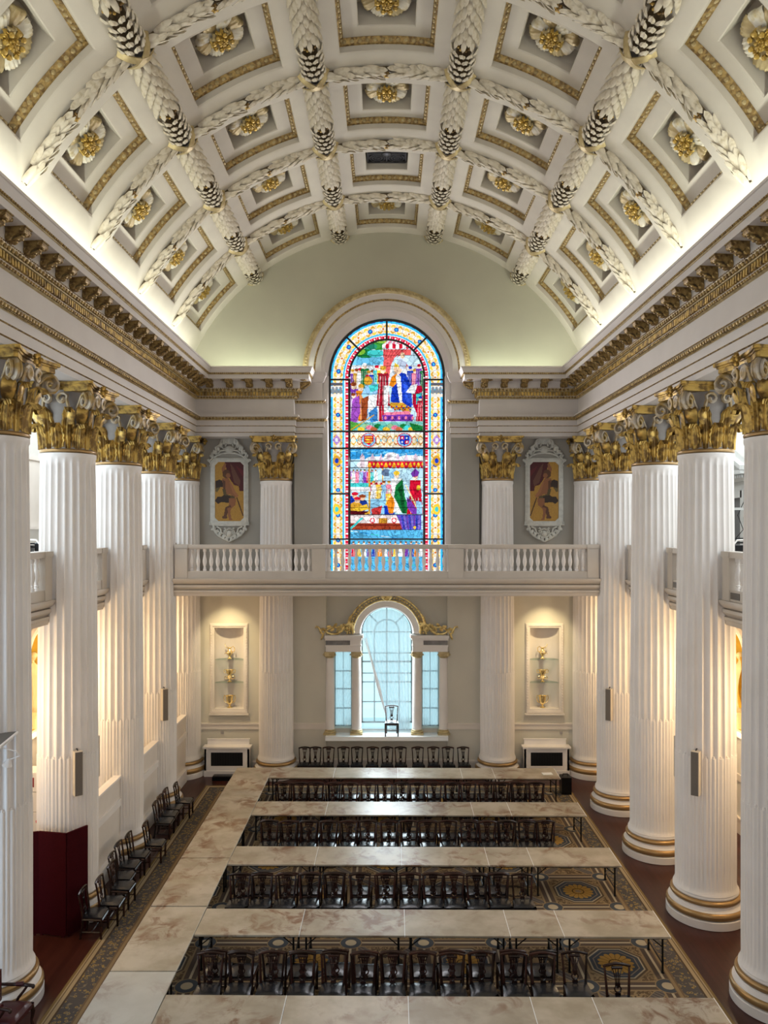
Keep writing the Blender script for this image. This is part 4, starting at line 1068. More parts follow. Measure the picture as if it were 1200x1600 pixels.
def make_column():
    t = thing('corinthian_column', 'tall', 'column')
    m = MB(); m.lathe([(.82, 0), (.845, .01), (.845, .175), (.83, .19)], 64); m.lathe([(.80, .36), (.735, .375), (.70, .41), (.715, .45), (.74, .465)], 64, cap=False)
    m.lathe(torus_prof(.665, .565, .085), 64); m.lathe([(.665, .64), (.69, .648), (.69, .668), (.66, .69)], 64); base = m.build('base', WHITE, t)
    for r, z, h in ((.775, .185, .18), (.715, .46, .115)):
        m = MB(); m.lathe(torus_prof(r, z, h), 64); m.build('gilt_torus', BRONZE, base)
    fluted_shaft().build('shaft', WHITE, t, sharp=32)
    m = MB(); m.lathe([(.545, 10.42), (.545, 10.9), (.56, 11.25), (.62, 11.52), (.70, 11.66), (.70, 11.69)], 32); bell = m.build('capital', BELL, t)
    m = MB(); m.lathe(torus_prof(.575, 10.345, .085), 64); m.build('gilt_necking', BRONZE, bell)
    m = MB()
    for k in range(8):
        a = 2 * PI * k / 8; v, fc = acanthus(.165, .46, .16, .17)
        m.add(v, fc, 0, frame((.545 * math.cos(a), .545 * math.sin(a), 10.43), (-math.sin(a), math.cos(a), 0), (math.cos(a), math.sin(a), 0), (0, 0, 1)))
    for k in range(8):
        a = 2 * PI * (k + .5) / 8; v, fc = acanthus(.135, .84, .26, .18)
        m.add(v, fc, 0, frame((.54 * math.cos(a), .54 * math.sin(a), 10.43), (-math.sin(a), math.cos(a), 0), (math.cos(a), math.sin(a), 0), (0, 0, 1)))
    m.build('acanthus_leaves', GOLD, bell)
    m = MB()
    for k in range(4):
        a = PI / 4 + k * PI / 2; d = Vector((math.cos(a), math.sin(a), 0)); tn = Vector((-math.sin(a), math.cos(a), 0)); up = Vector((0, 0, 1))
        pts = [d * .60 + up * 11.02, d * .66 + up * 11.22, d * .76 + up * 11.42, d * .90 + up * 11.57, d * 1.02 + up * 11.60]
        c0 = d * .99 + up * 11.44
        pts += [c0 + d * (.17 - .0115 * q) * math.cos(PI / 2 - q * .62) + up * (.17 - .0115 * q) * math.sin(PI / 2 - q * .62) for q in range(1, 13)]
        for w_ in (-.075, .075):
            lift = [p + tn * (w_ * (2.2 if i == 0 else 1.6 if i < 2 else 1.0)) for i, p in enumerate(pts)]
            m.tube(lift, .032, 6)
        m.tube([p for p in pts], [.055] * 5 + [.045] * 12, 6, flat=1.7)
        v, fc = leaf(.14, .42, .22, .05, True, 4, 6, .18)
        m.add(v, fc, 1, frame(d * .66 + up * 10.98, tn, up, d)); 
    for k in range(4):       # inner helices and fleuron on each face
        a = k * PI / 2; d = Vector((math.cos(a), math.sin(a), 0)); tn = Vector((-math.sin(a), math.cos(a), 0)); up = Vector((0, 0, 1))
        for s in (-1, 1):
            c0 = d * .72 + tn * (s * .17) + up * 11.49
            pts = [d * .60 + tn * (s * .30) + up * 11.05, d * .63 + tn * (s * .29) + up * 11.28, d * .68 + tn * (s * .25) + up * 11.48]
            pts += [c0 + (tn * s) * (.135 - .010 * q) * math.cos(.6 + q * .6) + up * (.135 - .010 * q) * math.sin(.6 + q * .6) for q in range(12)]
            m.tube(pts, .038, 6, flat=1.5)
            v, fc = leaf(.09, .34, .10, .03); m.add(v, fc, 1, frame(d * .60 + tn * (s * .30) + up * 10.95, tn, (up + tn * (s * .25)).normalized(), d))
        for k2 in range(5):
            b_ = k2 * 2 * PI / 5; m.ell(tuple(d * .80 + tn * (.085 * math.cos(b_)) + up * (11.77 + .085 * math.sin(b_))), .055, 6, 4, 1)
        m.ell(tuple(d * .86 + up * 11.77), .05, 6, 4, 1)
    m.build('volutes', [VOLUT, GOLD], bell)
    m = MB()
    def abacus(hc, z0, z1):
        pts = []
        for k in range(4):
            a = k * PI / 2
            for q in range(13):
                u = -1 + 2 * q / 12
                x = hc * u * .93; y = -(hc - .15 * (1 - u * u) * hc / .87)
                pts.append((x * math.cos(a) - y * math.sin(a), x * math.sin(a) + y * math.cos(a)))
        m.prism(pts, z0, z1, 'z')
    abacus(.80, 11.66, 11.76); abacus(.83, 11.76, 11.80); abacus(.875, 11.80, 11.86)
    m.build('abacus', GOLD, bell)
    return t
col0 = make_column()
names = ORD[:5]
first = True
for s, side in ((-1, 'left'), (1, 'right')):
    for k in range(5):
        lab = f'fluted white column with gilt capital, {ORD[k]} from the camera in the {side} row' if k < 4 else f'fluted white corner column with gilt capital at the far {side} end'
        loc = (s * COLX, COL0 + BAY * k, 0)
        sc = None if k < 4 else (.95, .95, 1)
        if first: col0.location = loc; col0['label'] = lab; col0['group'] = 'fluted columns down the hall'; first = False
        else: dup(col0, loc, 0, lab, 'fluted columns down the hall', sc)
    dup(col0, (s * 3.90, 27.10, 0), 0, f'fluted white column against the end wall, {side} of the windows', 'fluted columns down the hall', (.93, .93, 1))

# ---- speakers fixed to the shafts
def make_speaker():
    t = thing('column_loudspeaker', 'x', 'loudspeaker'); m = MB(); m.box(-.085, .085, -.07, .09, -.48, .48); m.build('case', SPKSIDE, t)
    m = MB(); m.box(-.075, .075, -.085, -.07, -.47, .47); m.build('grille', SPKFACE, t)
    m = MB(); m.box(-.03, .03, .09, .16, -.3, -.25); m.box(-.03, .03, .09, .16, .25, .3); m.tube([(0, .02, .48), (0, .06, .52), (0, .12, .50)], .012, 6); m.build('bracket', BLACKM, t); return t
spk = None
for s, side in ((-1, 'left'), (1, 'right')):
    for k in (1, 3):
        for far in (0, 1):
            a = math.radians(-52 if not far else 62) if s < 0 else math.radians(232 if not far else 118)
            R0 = .645 + .10
            loc = (s * COLX + R0 * math.cos(a), COL0 + BAY * k + R0 * math.sin(a), 3.34)
            rz = a + PI / 2
            lab = f'slim grey loudspeaker on the {"near" if not far else "far"} face of the {ORD[k]} column, {side} row'
            if spk is None: spk = make_speaker(); spk.location = loc; spk.rotation_euler = (0, 0, rz); spk['label'] = lab; spk['group'] = 'loudspeakers on the columns'
            else: dup(spk, loc, rz, lab, 'loudspeakers on the columns')

# ================================================================ balustrades
def baluster():
    return MB().lathe([(.055, 0), (.055, .06), (.035, .08), (.048, .10), (.03, .125), (.05, .20), (.066, .28), (.060, .36), (.040, .46), (.030, .54), (.038, .56), (.030, .58), (.052, .62), (.052, .69)], 14).mesh('baluster', WHITE)
BAL = baluster()
b = thing('balustrade', 'long white balustrade along the front of the end balcony', 'balustrade', (0, 23.86, 7.13), 0, 'gallery balustrades')
m = MB(); m.box(-6.575, 6.575, -.06, .20, 0, .16); m.box(-6.575, 6.575, -.04, .18, .16, .225); m.build('base_rail', STONEW, b)
m = MB(); m.box(-6.575, 6.575, -.05, .20, .915, .95); m.box(-6.575, 6.575, -.08, .22, .95, 1.05); m.build('top_rail', STONEW, b)
PX = [(-6.56, -6.18), (-2.32, -1.90), (1.90, 2.38), (6.22, 6.56)]
for x0, x1 in PX:
    m = MB(); m.box(x0, x1, -.09, .22, .0, .93); m.box(x0 - .02, x1 + .02, -.11, .24, .94, 1.055); m.build('pedestal', STONEW, b)
for (x0, x1), n in (((-6.18, -2.32), 19), ((-1.90, 1.90), 18), ((2.38, 6.22), 19)):
    for i in range(n): put('baluster', BAL, b, (x0 + (x1 - x0) * (i + .5) / n, .07, .225))
for s, side in ((-1, 'left'), (1, 'right')):
    for k in range(0, 4):
        y0, y1 = COL0 + BAY * k + .635, COL0 + BAY * (k + 1) - .635; L = y1 - y0
        where = f'short gallery balustrade between the {ORD[k]} and {ORD[k + 1]} columns, {side} row'
        b = thing('balustrade', where, 'balustrade', (s * 7.42, (y0 + y1) / 2, 7.13), 0, 'gallery balustrades')
        for nm, z0, z1, e_ in (('base_rail', 0, .23, 0), ('top_rail', .92, 1.05, .03)):
            m = MB(); m.box(-.10 - e_, .12 + e_, -L / 2, L / 2, z0, z1)
            m.build(nm, STONEW, b)
        m = MB(); m.box(-s * .108 - .004, -s * .108 + .004, L / 2 - .80, L / 2 - .38, .05, .19); m.build('grille', SPKFACE, b)
        for q in (-1, 1):
            m = MB(); m.box(-.12, .14, q * L / 2, q * (L / 2 - .34), .0, .93); m.box(-.15, .17, q * L / 2, q * (L / 2 - .37), .93, 1.055); m.build('pedestal', STONEW, b)
        n = 6
        for i in range(n): put('baluster', BAL, b, (.01, -L / 2 + .36 + (L - .72) * (i + .5) / n, .228))
# ================================================================ ornaments of the vault
def make_rosette():
    t = thing('ceiling_rosette', 'x', 'rosette')
    m = MB(); g = MB(); b = MB()
    def petal(w, L, lift, curl, ang, z, r0, mi, tip=.35):
        nu, nv = 12, 8; v = []
        for j in range(nv + 1):
            q = j / nv
            W = w * (.45 + .55 * math.sin(PI * min(1, q * .75 + .1))) * (1 if q < .8 else 1 - .35 * ((q - .8) / .2) ** 2)
            for i in range(nu + 1):
                s = 2 * i / nu - 1
                rr = r0 + L * math.sin(min(q * 1.15, 1) * PI / 2); zz = z - lift * q + curl * max(0, q - .45) ** 2 * 3.2
                v.append((s * W, rr, zz + .06 * s * s + .016 * math.cos(s * 14) * (.3 + q)))
        F = [(j * (nu + 1) + i, j * (nu + 1) + i + 1, (j + 1) * (nu + 1) + i + 1, (j + 1) * (nu + 1) + i) for j in range(nv) for i in range(nu)]
        M = Matrix.Rotation(ang, 4, 'Z')
        mi(v, F, M)
    for k in range(8):
        petal(.20 if k % 2 else .175, .47 if k % 2 else .44, .16, .20, k * PI / 4 + PI / 8, .47 if k % 2 else .45, .06, lambda v, F, M: m.add(v, F, k % 2, M))
    for k in range(8): petal(.095, .22, .10, .10, k * PI / 4, .36, .03, lambda v, F, M: g.add(v, F, k % 2, M))
    b.ell((0, 0, .34), (.10, .10, .08), 10, 6)
    for k in range(14): b.ell((.09 * math.sqrt(k / 13) * math.cos(k * 2.4), .09 * math.sqrt(k / 13) * math.sin(k * 2.4), .26 + .003 * k), .032, 6, 4)
    for k in range(8): b.ell((.20 * math.cos(k * PI / 4 + .4), .20 * math.sin(k * PI / 4 + .4), .29), (.052, .052, .045), 6, 4)
    m.lathe([(.10, .80), (.15, .52), (.10, .36)], 12)
    m.build('petals', [PETALW, GOLDP], t, sharp=60); g.build('inner_petals', [GOLDB, GOLDP], t, sharp=60); b.build('berries', GOLDB, t); return t
ros = None
ROWN = ['nearest', 'second', 'third', 'fourth', 'fifth', 'farthest']
COLN = ['far left', 'inner left', 'crown', 'inner right', 'far right']
for j, (y0, y1) in enumerate(rows):
    if j == 0: continue
    for q in range(-2, 3):
        if j == 1 and q not in (-2, 2): continue
        loc = VP(q * TH, (y0 + y1) / 2, 0)
        if j == 4 and q == 0:
            v = thing('ceiling_grille', 'dark openwork iron grille filling the one crown coffer without a flower', 'grille', loc)
            m = MB(); m.box(-.57, .57, -.57, .57, .50, .56); m.build('backing', DARKGAP, v)
            m = MB()
            for a in range(4):
                for k in range(3): 
                    r = .10 + .13 * k; sx, sy = (1, 1, -1, -1)[a], (1, -1, 1, -1)[a]
                    m.tube([(sx * (.28 + r * .62 * math.cos(t * .35)), sy * (.28 + r * .62 * math.sin(t * .35)), .47) for t in range(19)], .014, 5)
            for k in (-.56, 0, .56): m.tube([(k, -.56, .47), (k, .56, .47)], .018, 5); m.tube([(-.56, k, .47), (.56, k, .47)], .018, 5)
            m.ell((0, 0, .45), (.14, .14, .05), 10, 5); m.build('scrollwork', mat('dark_iron', (.06, .06, .065), .4, .6), v); continue
        lab = f'gilt and white coffer flower, {["", "nearest", "second", "third", "fourth", "farthest"][j]} row from the camera, {COLN[q + 2]} file'
        if ros is None: ros = make_rosette(); ros.location = loc; ros.rotation_euler = (0, q * TH, 0); ros['label'] = lab; ros['group'] = 'gilt flowers in the vault coffers'
        else: dup(ros, loc, (0, q * TH, 0), lab, 'gilt flowers in the vault coffers')

def make_long_garland():
    t = thing('leaf_garland', 'x', 'garland')
    L = BAY; m = MB(); g = MB(); A_, H_ = .20, .17
    def put_leaf(mb, lf, al, y, dirn, rad=1.0):
        v, F = lf; n = Vector((math.sin(al), 0, -math.cos(al))); tx = Vector((math.cos(al), 0, math.sin(al)))
        mb.add(v, F, 0, frame((A_ * rad * math.sin(al), y, -.02 - H_ * rad * math.cos(al)), tx * dirn, (0, dirn, 0), n))
    core = MB()
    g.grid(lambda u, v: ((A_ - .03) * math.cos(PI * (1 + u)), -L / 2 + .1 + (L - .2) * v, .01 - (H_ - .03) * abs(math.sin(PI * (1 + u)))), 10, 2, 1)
    yend = L / 2 - .15                    # the tie at the far end
    lp = leaf(.058, .34, .12, .03, True); lr = leaf(.088, .24, .085, .07, False)
    nl = 9
    for r in range(nl):                   # long pointed leaves running away from the near end
        y = -L / 2 + .05 + r * .195
        for a in range(5):
            al = math.radians(-76 + 38 * a) + (math.radians(19) if r % 2 else 0)
            if al > math.radians(80): continue
            put_leaf(m, lp, al, y, 1)
    for r in range(5):                    # rounded leaves running back from the far end
        y = yend - r * .205
        for a in range(5):
            al = math.radians(-76 + 38 * a) + (math.radians(19) if r % 2 else 0)
            if al > math.radians(80): continue
            put_leaf(m, lr, al, y, -1, 1.02)
    for k in range(9):
        al = math.radians(-64 + 16 * k); g.ell((.215 * math.sin(al), .33 + .05 * (k % 2), -.02 - .19 * math.cos(al)), .032, 6, 4)
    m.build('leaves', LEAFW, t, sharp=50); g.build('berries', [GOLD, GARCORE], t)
    r = MB()
    for s in (-1, 1):
        pts = [(s * (-.33 + .66 * i / 12), L / 2 - .22 + .44 * i / 12, .0 - .27 * math.sin(PI * i / 12) ** .7) for i in range(13)]
        v = []
        for p in pts:
            for dx, dy, dz in ((-.04, .05, 0), (.04, -.05, 0), (.04, -.05, -.03), (-.04, .05, -.03)): v.append((p[0] + s * dx, p[1] + dy, p[2] + dz))
        F = [(4 * i + a, 4 * i + (a + 1) % 4, 4 * i + 4 + (a + 1) % 4, 4 * i + 4 + a) for i in range(12) for a in range(4)]
        r.add(v, F)
    r.build('ribbon_tie', GOLDP, t); return t
gar = None
RIBN = ['outer left', 'inner left', 'inner right', 'outer right']
for j, (y0, y1) in enumerate(rows):
    if j == 0: continue
    for q in range(4):
        th = (q - 1.5) * TH
        if j == 1 and q in (1, 2): continue
        loc = VP(th, (y0 + y1) / 2, 0)
        lab = f'thick leaf garland along the {RIBN[q]} long rib, {["", "nearest", "second", "third", "fourth", "farthest"][j]} stretch from the camera'
        if gar is None: gar = make_long_garland(); gar.location = loc; gar.rotation_euler = (0, th, 0); gar['label'] = lab; gar['group'] = 'leaf garlands on the long ribs'
        else: dup(gar, loc, (0, th, 0), lab, 'leaf garlands on the long ribs')
def make_cross_garland():
    t = thing('rib_garland', 'x', 'garland'); L = TH * VR; m = MB(); g = MB()
    lf = leaf(.062, .40, .105, .035, True, 4, 6)
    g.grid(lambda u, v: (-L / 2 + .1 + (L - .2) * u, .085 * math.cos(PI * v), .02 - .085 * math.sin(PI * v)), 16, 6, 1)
    rr = random.Random(3)
    for s in (-1, 1):
        for r in range(8):
            x = s * (L / 2 - .10 - r * .165)
            for a in (-1.5, -.5, .5, 1.5):
                al = math.radians(a * 42 + (14 if r % 2 else -14)); n = Vector((0, math.sin(al), -math.cos(al))); tw = s * (.12 * a + rr.uniform(-.25, .25))
                d = (Vector((-s, 0, 0)) + Vector((0, math.cos(al), math.sin(al))) * tw).normalized()
                v, F = lf; m.add(v, F, 0, frame((x + rr.uniform(-.04, .04), .095 * math.sin(al), -.01 - .085 * math.cos(al)), d.cross(n), d, n))
    for k in range(6): g.ell((.055 * math.cos(k * PI / 3), .07 * math.sin(k * PI / 3), -.15), .038, 6, 4)
    g.ell((0, 0, -.17), .04, 6, 4)
    m.bend(VR).build('leaves', LEAFW, t, sharp=50); g.bend(VR).build('berries', [GOLD, GARCORE], t); return t
crs = None
for k in range(0, 4):
    y = COL0 + BAY * k
    for q in range(-2, 3):
        if k == 0 and q == 0: continue
        loc = VP(q * TH, y, 0)
        lab = f'slender leaf garland across the vault over the {ORD[k]} columns, {COLN[q + 2]} stretch'
        if crs is None: crs = make_cross_garland(); crs.location = loc; crs.rotation_euler = (0, q * TH, 0); crs['label'] = lab; crs['group'] = 'leaf garlands on the cross ribs'
        else: dup(crs, loc, (0, q * TH, 0), lab, 'leaf garlands on the cross ribs')

# ================================================================ end wall: niches, cups, radiators, paintings
class Parts:
    def __init__(s): s.parts = []
    def tube(s, *a): s.parts.append(MB().tube(*a))
def cup(kind):
    m = MB(); h = Parts()
    if kind == 0:      # ewer with a lizard-like handle and beak
        m.lathe([(.085, 0), (.09, .02), (.05, .05), (.03, .10), (.06, .14), (.11, .22), (.12, .29), (.08, .36), (.055, .41), (.09, .47), (.085, .47), (.05, .42)], 20)
        h.tube([(.09, 0, .25), (.19, 0, .32), (.21, 0, .44), (.14, 0, .52), (.06, 0, .47)], .018, 7); h.tube([(-.07, 0, .45), (-.15, 0, .50), (-.20, 0, .60), (-.16, 0, .64)], [.03, .025, .018, .008], 7)
        h.tube([(-.1, 0, .2), (-.18, 0, .26), (-.2, 0, .2)], .015, 6)
    elif kind == 1:    # two-tier cup with four handles
        m.lathe([(.09, 0), (.10, .02), (.04, .05), (.035, .10), (.10, .15), (.09, .24), (.06, .28), (.11, .34), (.15, .44), (.165, .50), (.15, .50), (.10, .36)], 20)
        for s in (-1, 1): h.tube([(s * .12, 0, .36), (s * .22, 0, .38), (s * .24, 0, .48), (s * .18, 0, .52), (s * .15, 0, .48)], .016, 7); h.tube([(s * .08, 0, .12), (s * .18, 0, .12), (s * .21, 0, .2), (s * .14, 0, .24), (s * .09, 0, .22)], .014, 7)
    else:              # loving cup
        m.lathe([(.10, 0), (.11, .025), (.05, .05), (.03, .10), (.05, .13), (.12, .20), (.145, .32), (.15, .44), (.17, .50), (.155, .50), (.13, .34)], 20)
        for s in (-1, 1): h.tube([(s * .12, 0, .20), (s * .21, 0, .26), (s * .24, 0, .40), (s * .22, 0, .52), (s * .16, 0, .48)], .016, 7)
    return m.mesh('bowl', SILVERG), [q.mesh('handle', SILVERG) for q in h.parts]
CUPS = [cup(k) for k in range(3)]
NICHEW = mat('niche_lining_paint', (.72, .66, .60), .6)
for s, side in ((-1, 'left'), (1, 'right')):
    n = thing('display_niche', f'tall white-framed niche with glass shelves of gold cups, {side} of the windows', 'niche', (s * 5.6, WALLY, 2.27), 0, 'cup niches in the end wall')
    W2, H2 = .52, 2.89
    m = MB()
    for a, b, d in ((.0, .06, .05), (.06, .13, .085), (.13, .155, .05)):
        for q in (-1, 1): m.box(q * (W2 + a), q * (W2 + b), -d, .01, -b, H2 + b)
        m.box(-W2 - a, W2 + a, -d, .01, H2 + a, H2 + b); m.box(-W2 - a, W2 + a, -d, .01, -b, -a)
    m.box(-W2 - .18, W2 + .18, -.13, .01, -.20, -.15)
    for i in range(30):
        for q in (-1, 1): m.ell((q * (W2 + .095), -.09, (i + .5) * H2 / 30), (.022, .015, .035), 5, 3)
    m.build('frame', TRIMW, n)
    m = MB(); m.grid(lambda u, v: (-W2 * math.cos(PI * u), .42 * math.sin(PI * u) ** .8, H2 * v), 16, 6)
    for z in (0, H2): m.prism([(-W2 * math.cos(PI * i / 16), .42 * math.sin(PI * i / 16) ** .8) for i in range(17)], z - .004, z + .004, 'z')
    m.build('lining', NICHEW, n)
    for z in (.92, 1.74):
        m = MB(); m.prism([(-(W2 - .005) * math.cos(PI * i / 16), .02 + .385 * math.sin(PI * i / 16) ** .8) for i in range(17)], z - .008, z + .008, 'z'); m.build('glass_shelf', SHELFG, n)
    for i, (z, kd, what) in enumerate(((1.75, 0, 'gold ewer with curling spout on the top glass shelf'), (.93, 1, 'gold cup with looped handles on the lower glass shelf'), (.006, 2, 'gold loving cup standing on the bottom'))):
        lab = f'{what} of the {side} niche'
        t = thing('gold_cup', lab, 'cup', (s * 5.6 + (-.02 if s < 0 else -.03), WALLY + .17, 2.27 + z), 0 if s < 0 else PI, 'gold cups in the niches'); t.scale = (.86, .86, .86)
        put('bowl', CUPS[kd][0], t)
        for hm in CUPS[kd][1]: put('handle', hm, t)
    # radiator cover
    r = thing('radiator_cover', f'white radiator cover with dark grille below the {side} niche', 'radiator cover', (s * 5.6, WALLY, 0), 0, 'radiator covers at the end wall')
    m = MB(); F_ = -.42
    for q in (-1, 1): m.box(q * .56, q * .78, F_, F_ + .05, .0, .98); m.box(q * .72, q * .78, F_, -.10, 0, .98)
    m.box(-.56, .56, F_, F_ + .05, .84, .98); m.box(-.56, .56, F_, F_ + .05, .14, .36); m.box(-.80, .80, F_ - .03, F_ + .06, .0, .20); m.box(-.78, .78, -.13, -.10, 0, .98)
    m.build('casing', WHITE, r)
    m = MB(); m.box(-.84, .84, F_ - .06, -.10, .98, 1.04); m.box(-.74, .74, -.14, -.10, 1.04, 1.22); m.box(-.76, .76, -.15, -.09, 1.22, 1.25); m.build('top', WHITE, r)
    m = MB(); m.box(-.56, .56, F_ + .03, F_ + .045, .36, .84)
    for k in range(37): m.box(-.55 + .03 * k, -.54 + .03 * k, F_ + .018, F_ + .03, .36, .84)
    m.build('grille', DARKGAP, r)

# two wall paintings in carved frames, upper storey
def putto(flip):
    P_ = Canvas(182, 405, 912, 1372, 56, 116, srgb(170, 128, 52)); P_.c *= rng.uniform(.82, 1.1, P_.c.shape[:2])[..., None]
    DKR, DK2, SKN, SK2 = srgb(70, 14, 22), srgb(40, 24, 16), srgb(134, 86, 54), srgb(84, 50, 32)
    P_.poly([(258, 912), (405, 912), (405, 1140), (372, 1138), (365, 1100), (330, 1090), (300, 1050), (275, 990)], DKR)       # red flag
    P_.poly([(300, 920), (330, 960), (380, 1060), (372, 1100), (330, 1070), (310, 990)], srgb(96, 60, 48)); P_.poly([(340, 940), (405, 980), (405, 1040)], srgb(92, 20, 30))
    P_.poly([(184, 1062), (215, 1048), (245, 1060), (258, 1110), (225, 1106), (184, 1118)], DK2); P_.poly([(184, 1118), (225, 1106), (200, 1146), (186, 1142)], srgb(92, 78, 40))   # wing
    P_.line([(348, 1180), (400, 1330)], 8, srgb(52, 16, 14))                                                                   # staff
    P_.poly([(240, 1000), (232, 960), (258, 920), (268, 930), (262, 975), (270, 1010)], SKN)                                   # raised arm
    P_.ell(270, 1005, 30, 34, SK2); P_.ell(284, 1018, 17, 20, SKN)                                                             # head
    P_.poly([(238, 1040), (285, 1038), (308, 1075), (322, 1130), (345, 1180), (330, 1195), (300, 1160), (265, 1170), (242, 1110)], SKN); P_.poly([(240, 1050), (262, 1060), (262, 1165), (244, 1110)], SK2)
    P_.poly([(290, 1060), (312, 1080), (340, 1140), (366, 1175), (352, 1190), (320, 1150)], srgb(150, 98, 62))
    P_.poly([(238, 1122), (262, 1120), (272, 1165), (330, 1178), (338, 1196), (300, 1205), (250, 1170)], srgb(78, 66, 36)); P_.poly([(250, 1170), (300, 1178), (300, 1230), (230, 1225), (205, 1240), (182, 1215), (200, 1180), (230, 1182)], DK2)
    P_.poly([(290, 1195), (345, 1195), (342, 1245), (310, 1275), (290, 1262)], SKN); P_.poly([(262, 1265), (300, 1245), (312, 1270), (280, 1310), (270, 1345), (248, 1340), (256, 1300)], SK2)
    P_.poly([(278, 1270), (312, 1262), (300, 1300), (308, 1350), (320, 1362), (292, 1364), (282, 1320)], SKN); P_.ell(258, 1342, 20, 12, SK2)
    return P_
PAINT = None
for s, side, what in ((-1, 'left', 'winged child with a red flag'), (1, 'right', 'winged child raising dark drapery')):
    t = thing('framed_painting', f'gold-ground painting of a {what} in a carved frame, {side} end', 'painting', (s * 5.585, WALLY, 8.77), 0, 'wall paintings above the end balcony')
    sc = 1.39 / 305.0
    cv = putto(s > 0)
    def place(x, y, s=s): return np.stack([(x - 293) * sc * (1 if s < 0 else -1), np.full_like(x, -.055), (1410 - y) * sc], 1)
    def keep(x, y): return ((x - 182) + (y - 912) > 26) & ((405 - x) + (y - 912) > 26) & ((x - 182) + (1372 - y) > 26) & ((405 - x) + (1372 - y) > 26)
    put('canvas', cv.mesh('canvas', OILPAINT, keep, place), t)
    m = MB()
    q = lambda x, y: ((x - 293) * sc, (1410 - y) * sc)
    inner = [q(x, y) for x, y in ((182, 938), (208, 912), (379, 912), (405, 938), (405, 1346), (379, 1372), (208, 1372), (182, 1346))]
    outr = [q(x, y) for x, y in ((146, 900), (180, 880), (408, 880), (442, 900), (442, 1385), (420, 1410), (168, 1410), (144, 1385))]
    mid = [((a[0] * .5 + b_[0] * .5), (a[1] * .5 + b_[1] * .5)) for a, b_ in zip(inner, outr)]
    loops = [(inner, -.05), (inner, -.07), (mid, -.10), (outr, -.06), (outr, 0)]
    v = [(x, y, z) for L_, y in loops for x, z in L_]
    m.add(v, [(j * 8 + i, j * 8 + (i + 1) % 8, (j + 1) * 8 + (i + 1) % 8, (j + 1) * 8 + i) for j in range(4) for i in range(8)]); m.build('frame', FRAMEP, t)
    m = MB()
    for a in (-1, 1):
        def cv2(pts, r): m.tube([((x * a) * sc, -.06, (1410 - y) * sc) for x, y in pts], r, 6)
        cv2([(150, 945), (140, 925), (155, 905), (128, 880), (134, 845), (100, 832), (104, 800), (72, 780), (60, 745), (20, 722), (0, 728)], [.02, .04, .05, .05, .06, .055, .06, .055, .05, .04, .03])
        cv2([(0, 800), (45, 810), (62, 780), (44, 755), (22, 765), (30, 790)], .03); cv2([(0, 840), (50, 845), (95, 860), (118, 880)], .035); cv2([(20, 820), (70, 825), (90, 850)], .03)
        for k in range(7):
            v, F = leaf(.06, .20, .05, .03); an = .2 + .33 * k; m.add(v, F, 0, frame(((130 - 17 * k) * a * sc, -.05, (1410 - 905 + 26 * k) * sc), (math.sin(an) * a, 0, -math.cos(an)), (math.cos(an) * a, 0, math.sin(an)), (0, -1, 0)))
    for k in range(3):
        v, F = leaf(.08, .26, .05, .04); an = PI / 2 + (k - 1) * .6; m.add(v, F, 0, frame((0, -.06, (1410 - 770) * sc), (math.sin(an), 0, -math.cos(an)), (math.cos(an), 0, math.sin(an)), (0, -1, 0)))
    m.ell((0, -.05, (1410 - 815) * sc), (.17, .06, .13), 12, 6); m.build('crest', FRAMEP, t)
    m = MB()
    for a in (-1, 1):
        def cv3(pts, r): m.tube([((x * a) * sc, -.05, (1410 - y) * sc) for x, y in pts], r, 6)
        cv3([(148, 1375), (152, 1400), (125, 1400), (118, 1440), (90, 1480), (50, 1505), (0, 1530)], [.03, .045, .05, .055, .05, .045, .04]); cv3([(100, 1415), (70, 1430), (60, 1465), (30, 1470), (20, 1440), (40, 1425)], .035)
        cv3([(0, 1430), (40, 1450), (30, 1490), (0, 1500)], .035); cv3([(110, 1450), (80, 1455), (64, 1485)], .03)
        for k in range(5):
            v, F = leaf(.06, .18, .05, .03); an = -.4 - .3 * k; m.add(v, F, 0, frame(((105 - 22 * k) * a * sc, -.05, (1410 - 1425 - 16 * k) * sc), (math.sin(an) * a, 0, -math.cos(an)), (math.cos(an) * a, 0, math.sin(an)), (0, -1, 0)))
    m.ell((0, -.05, (1410 - 1470) * sc), (.12, .06, .12), 10, 6); m.build('pendant_carving', FRAMEP, t)

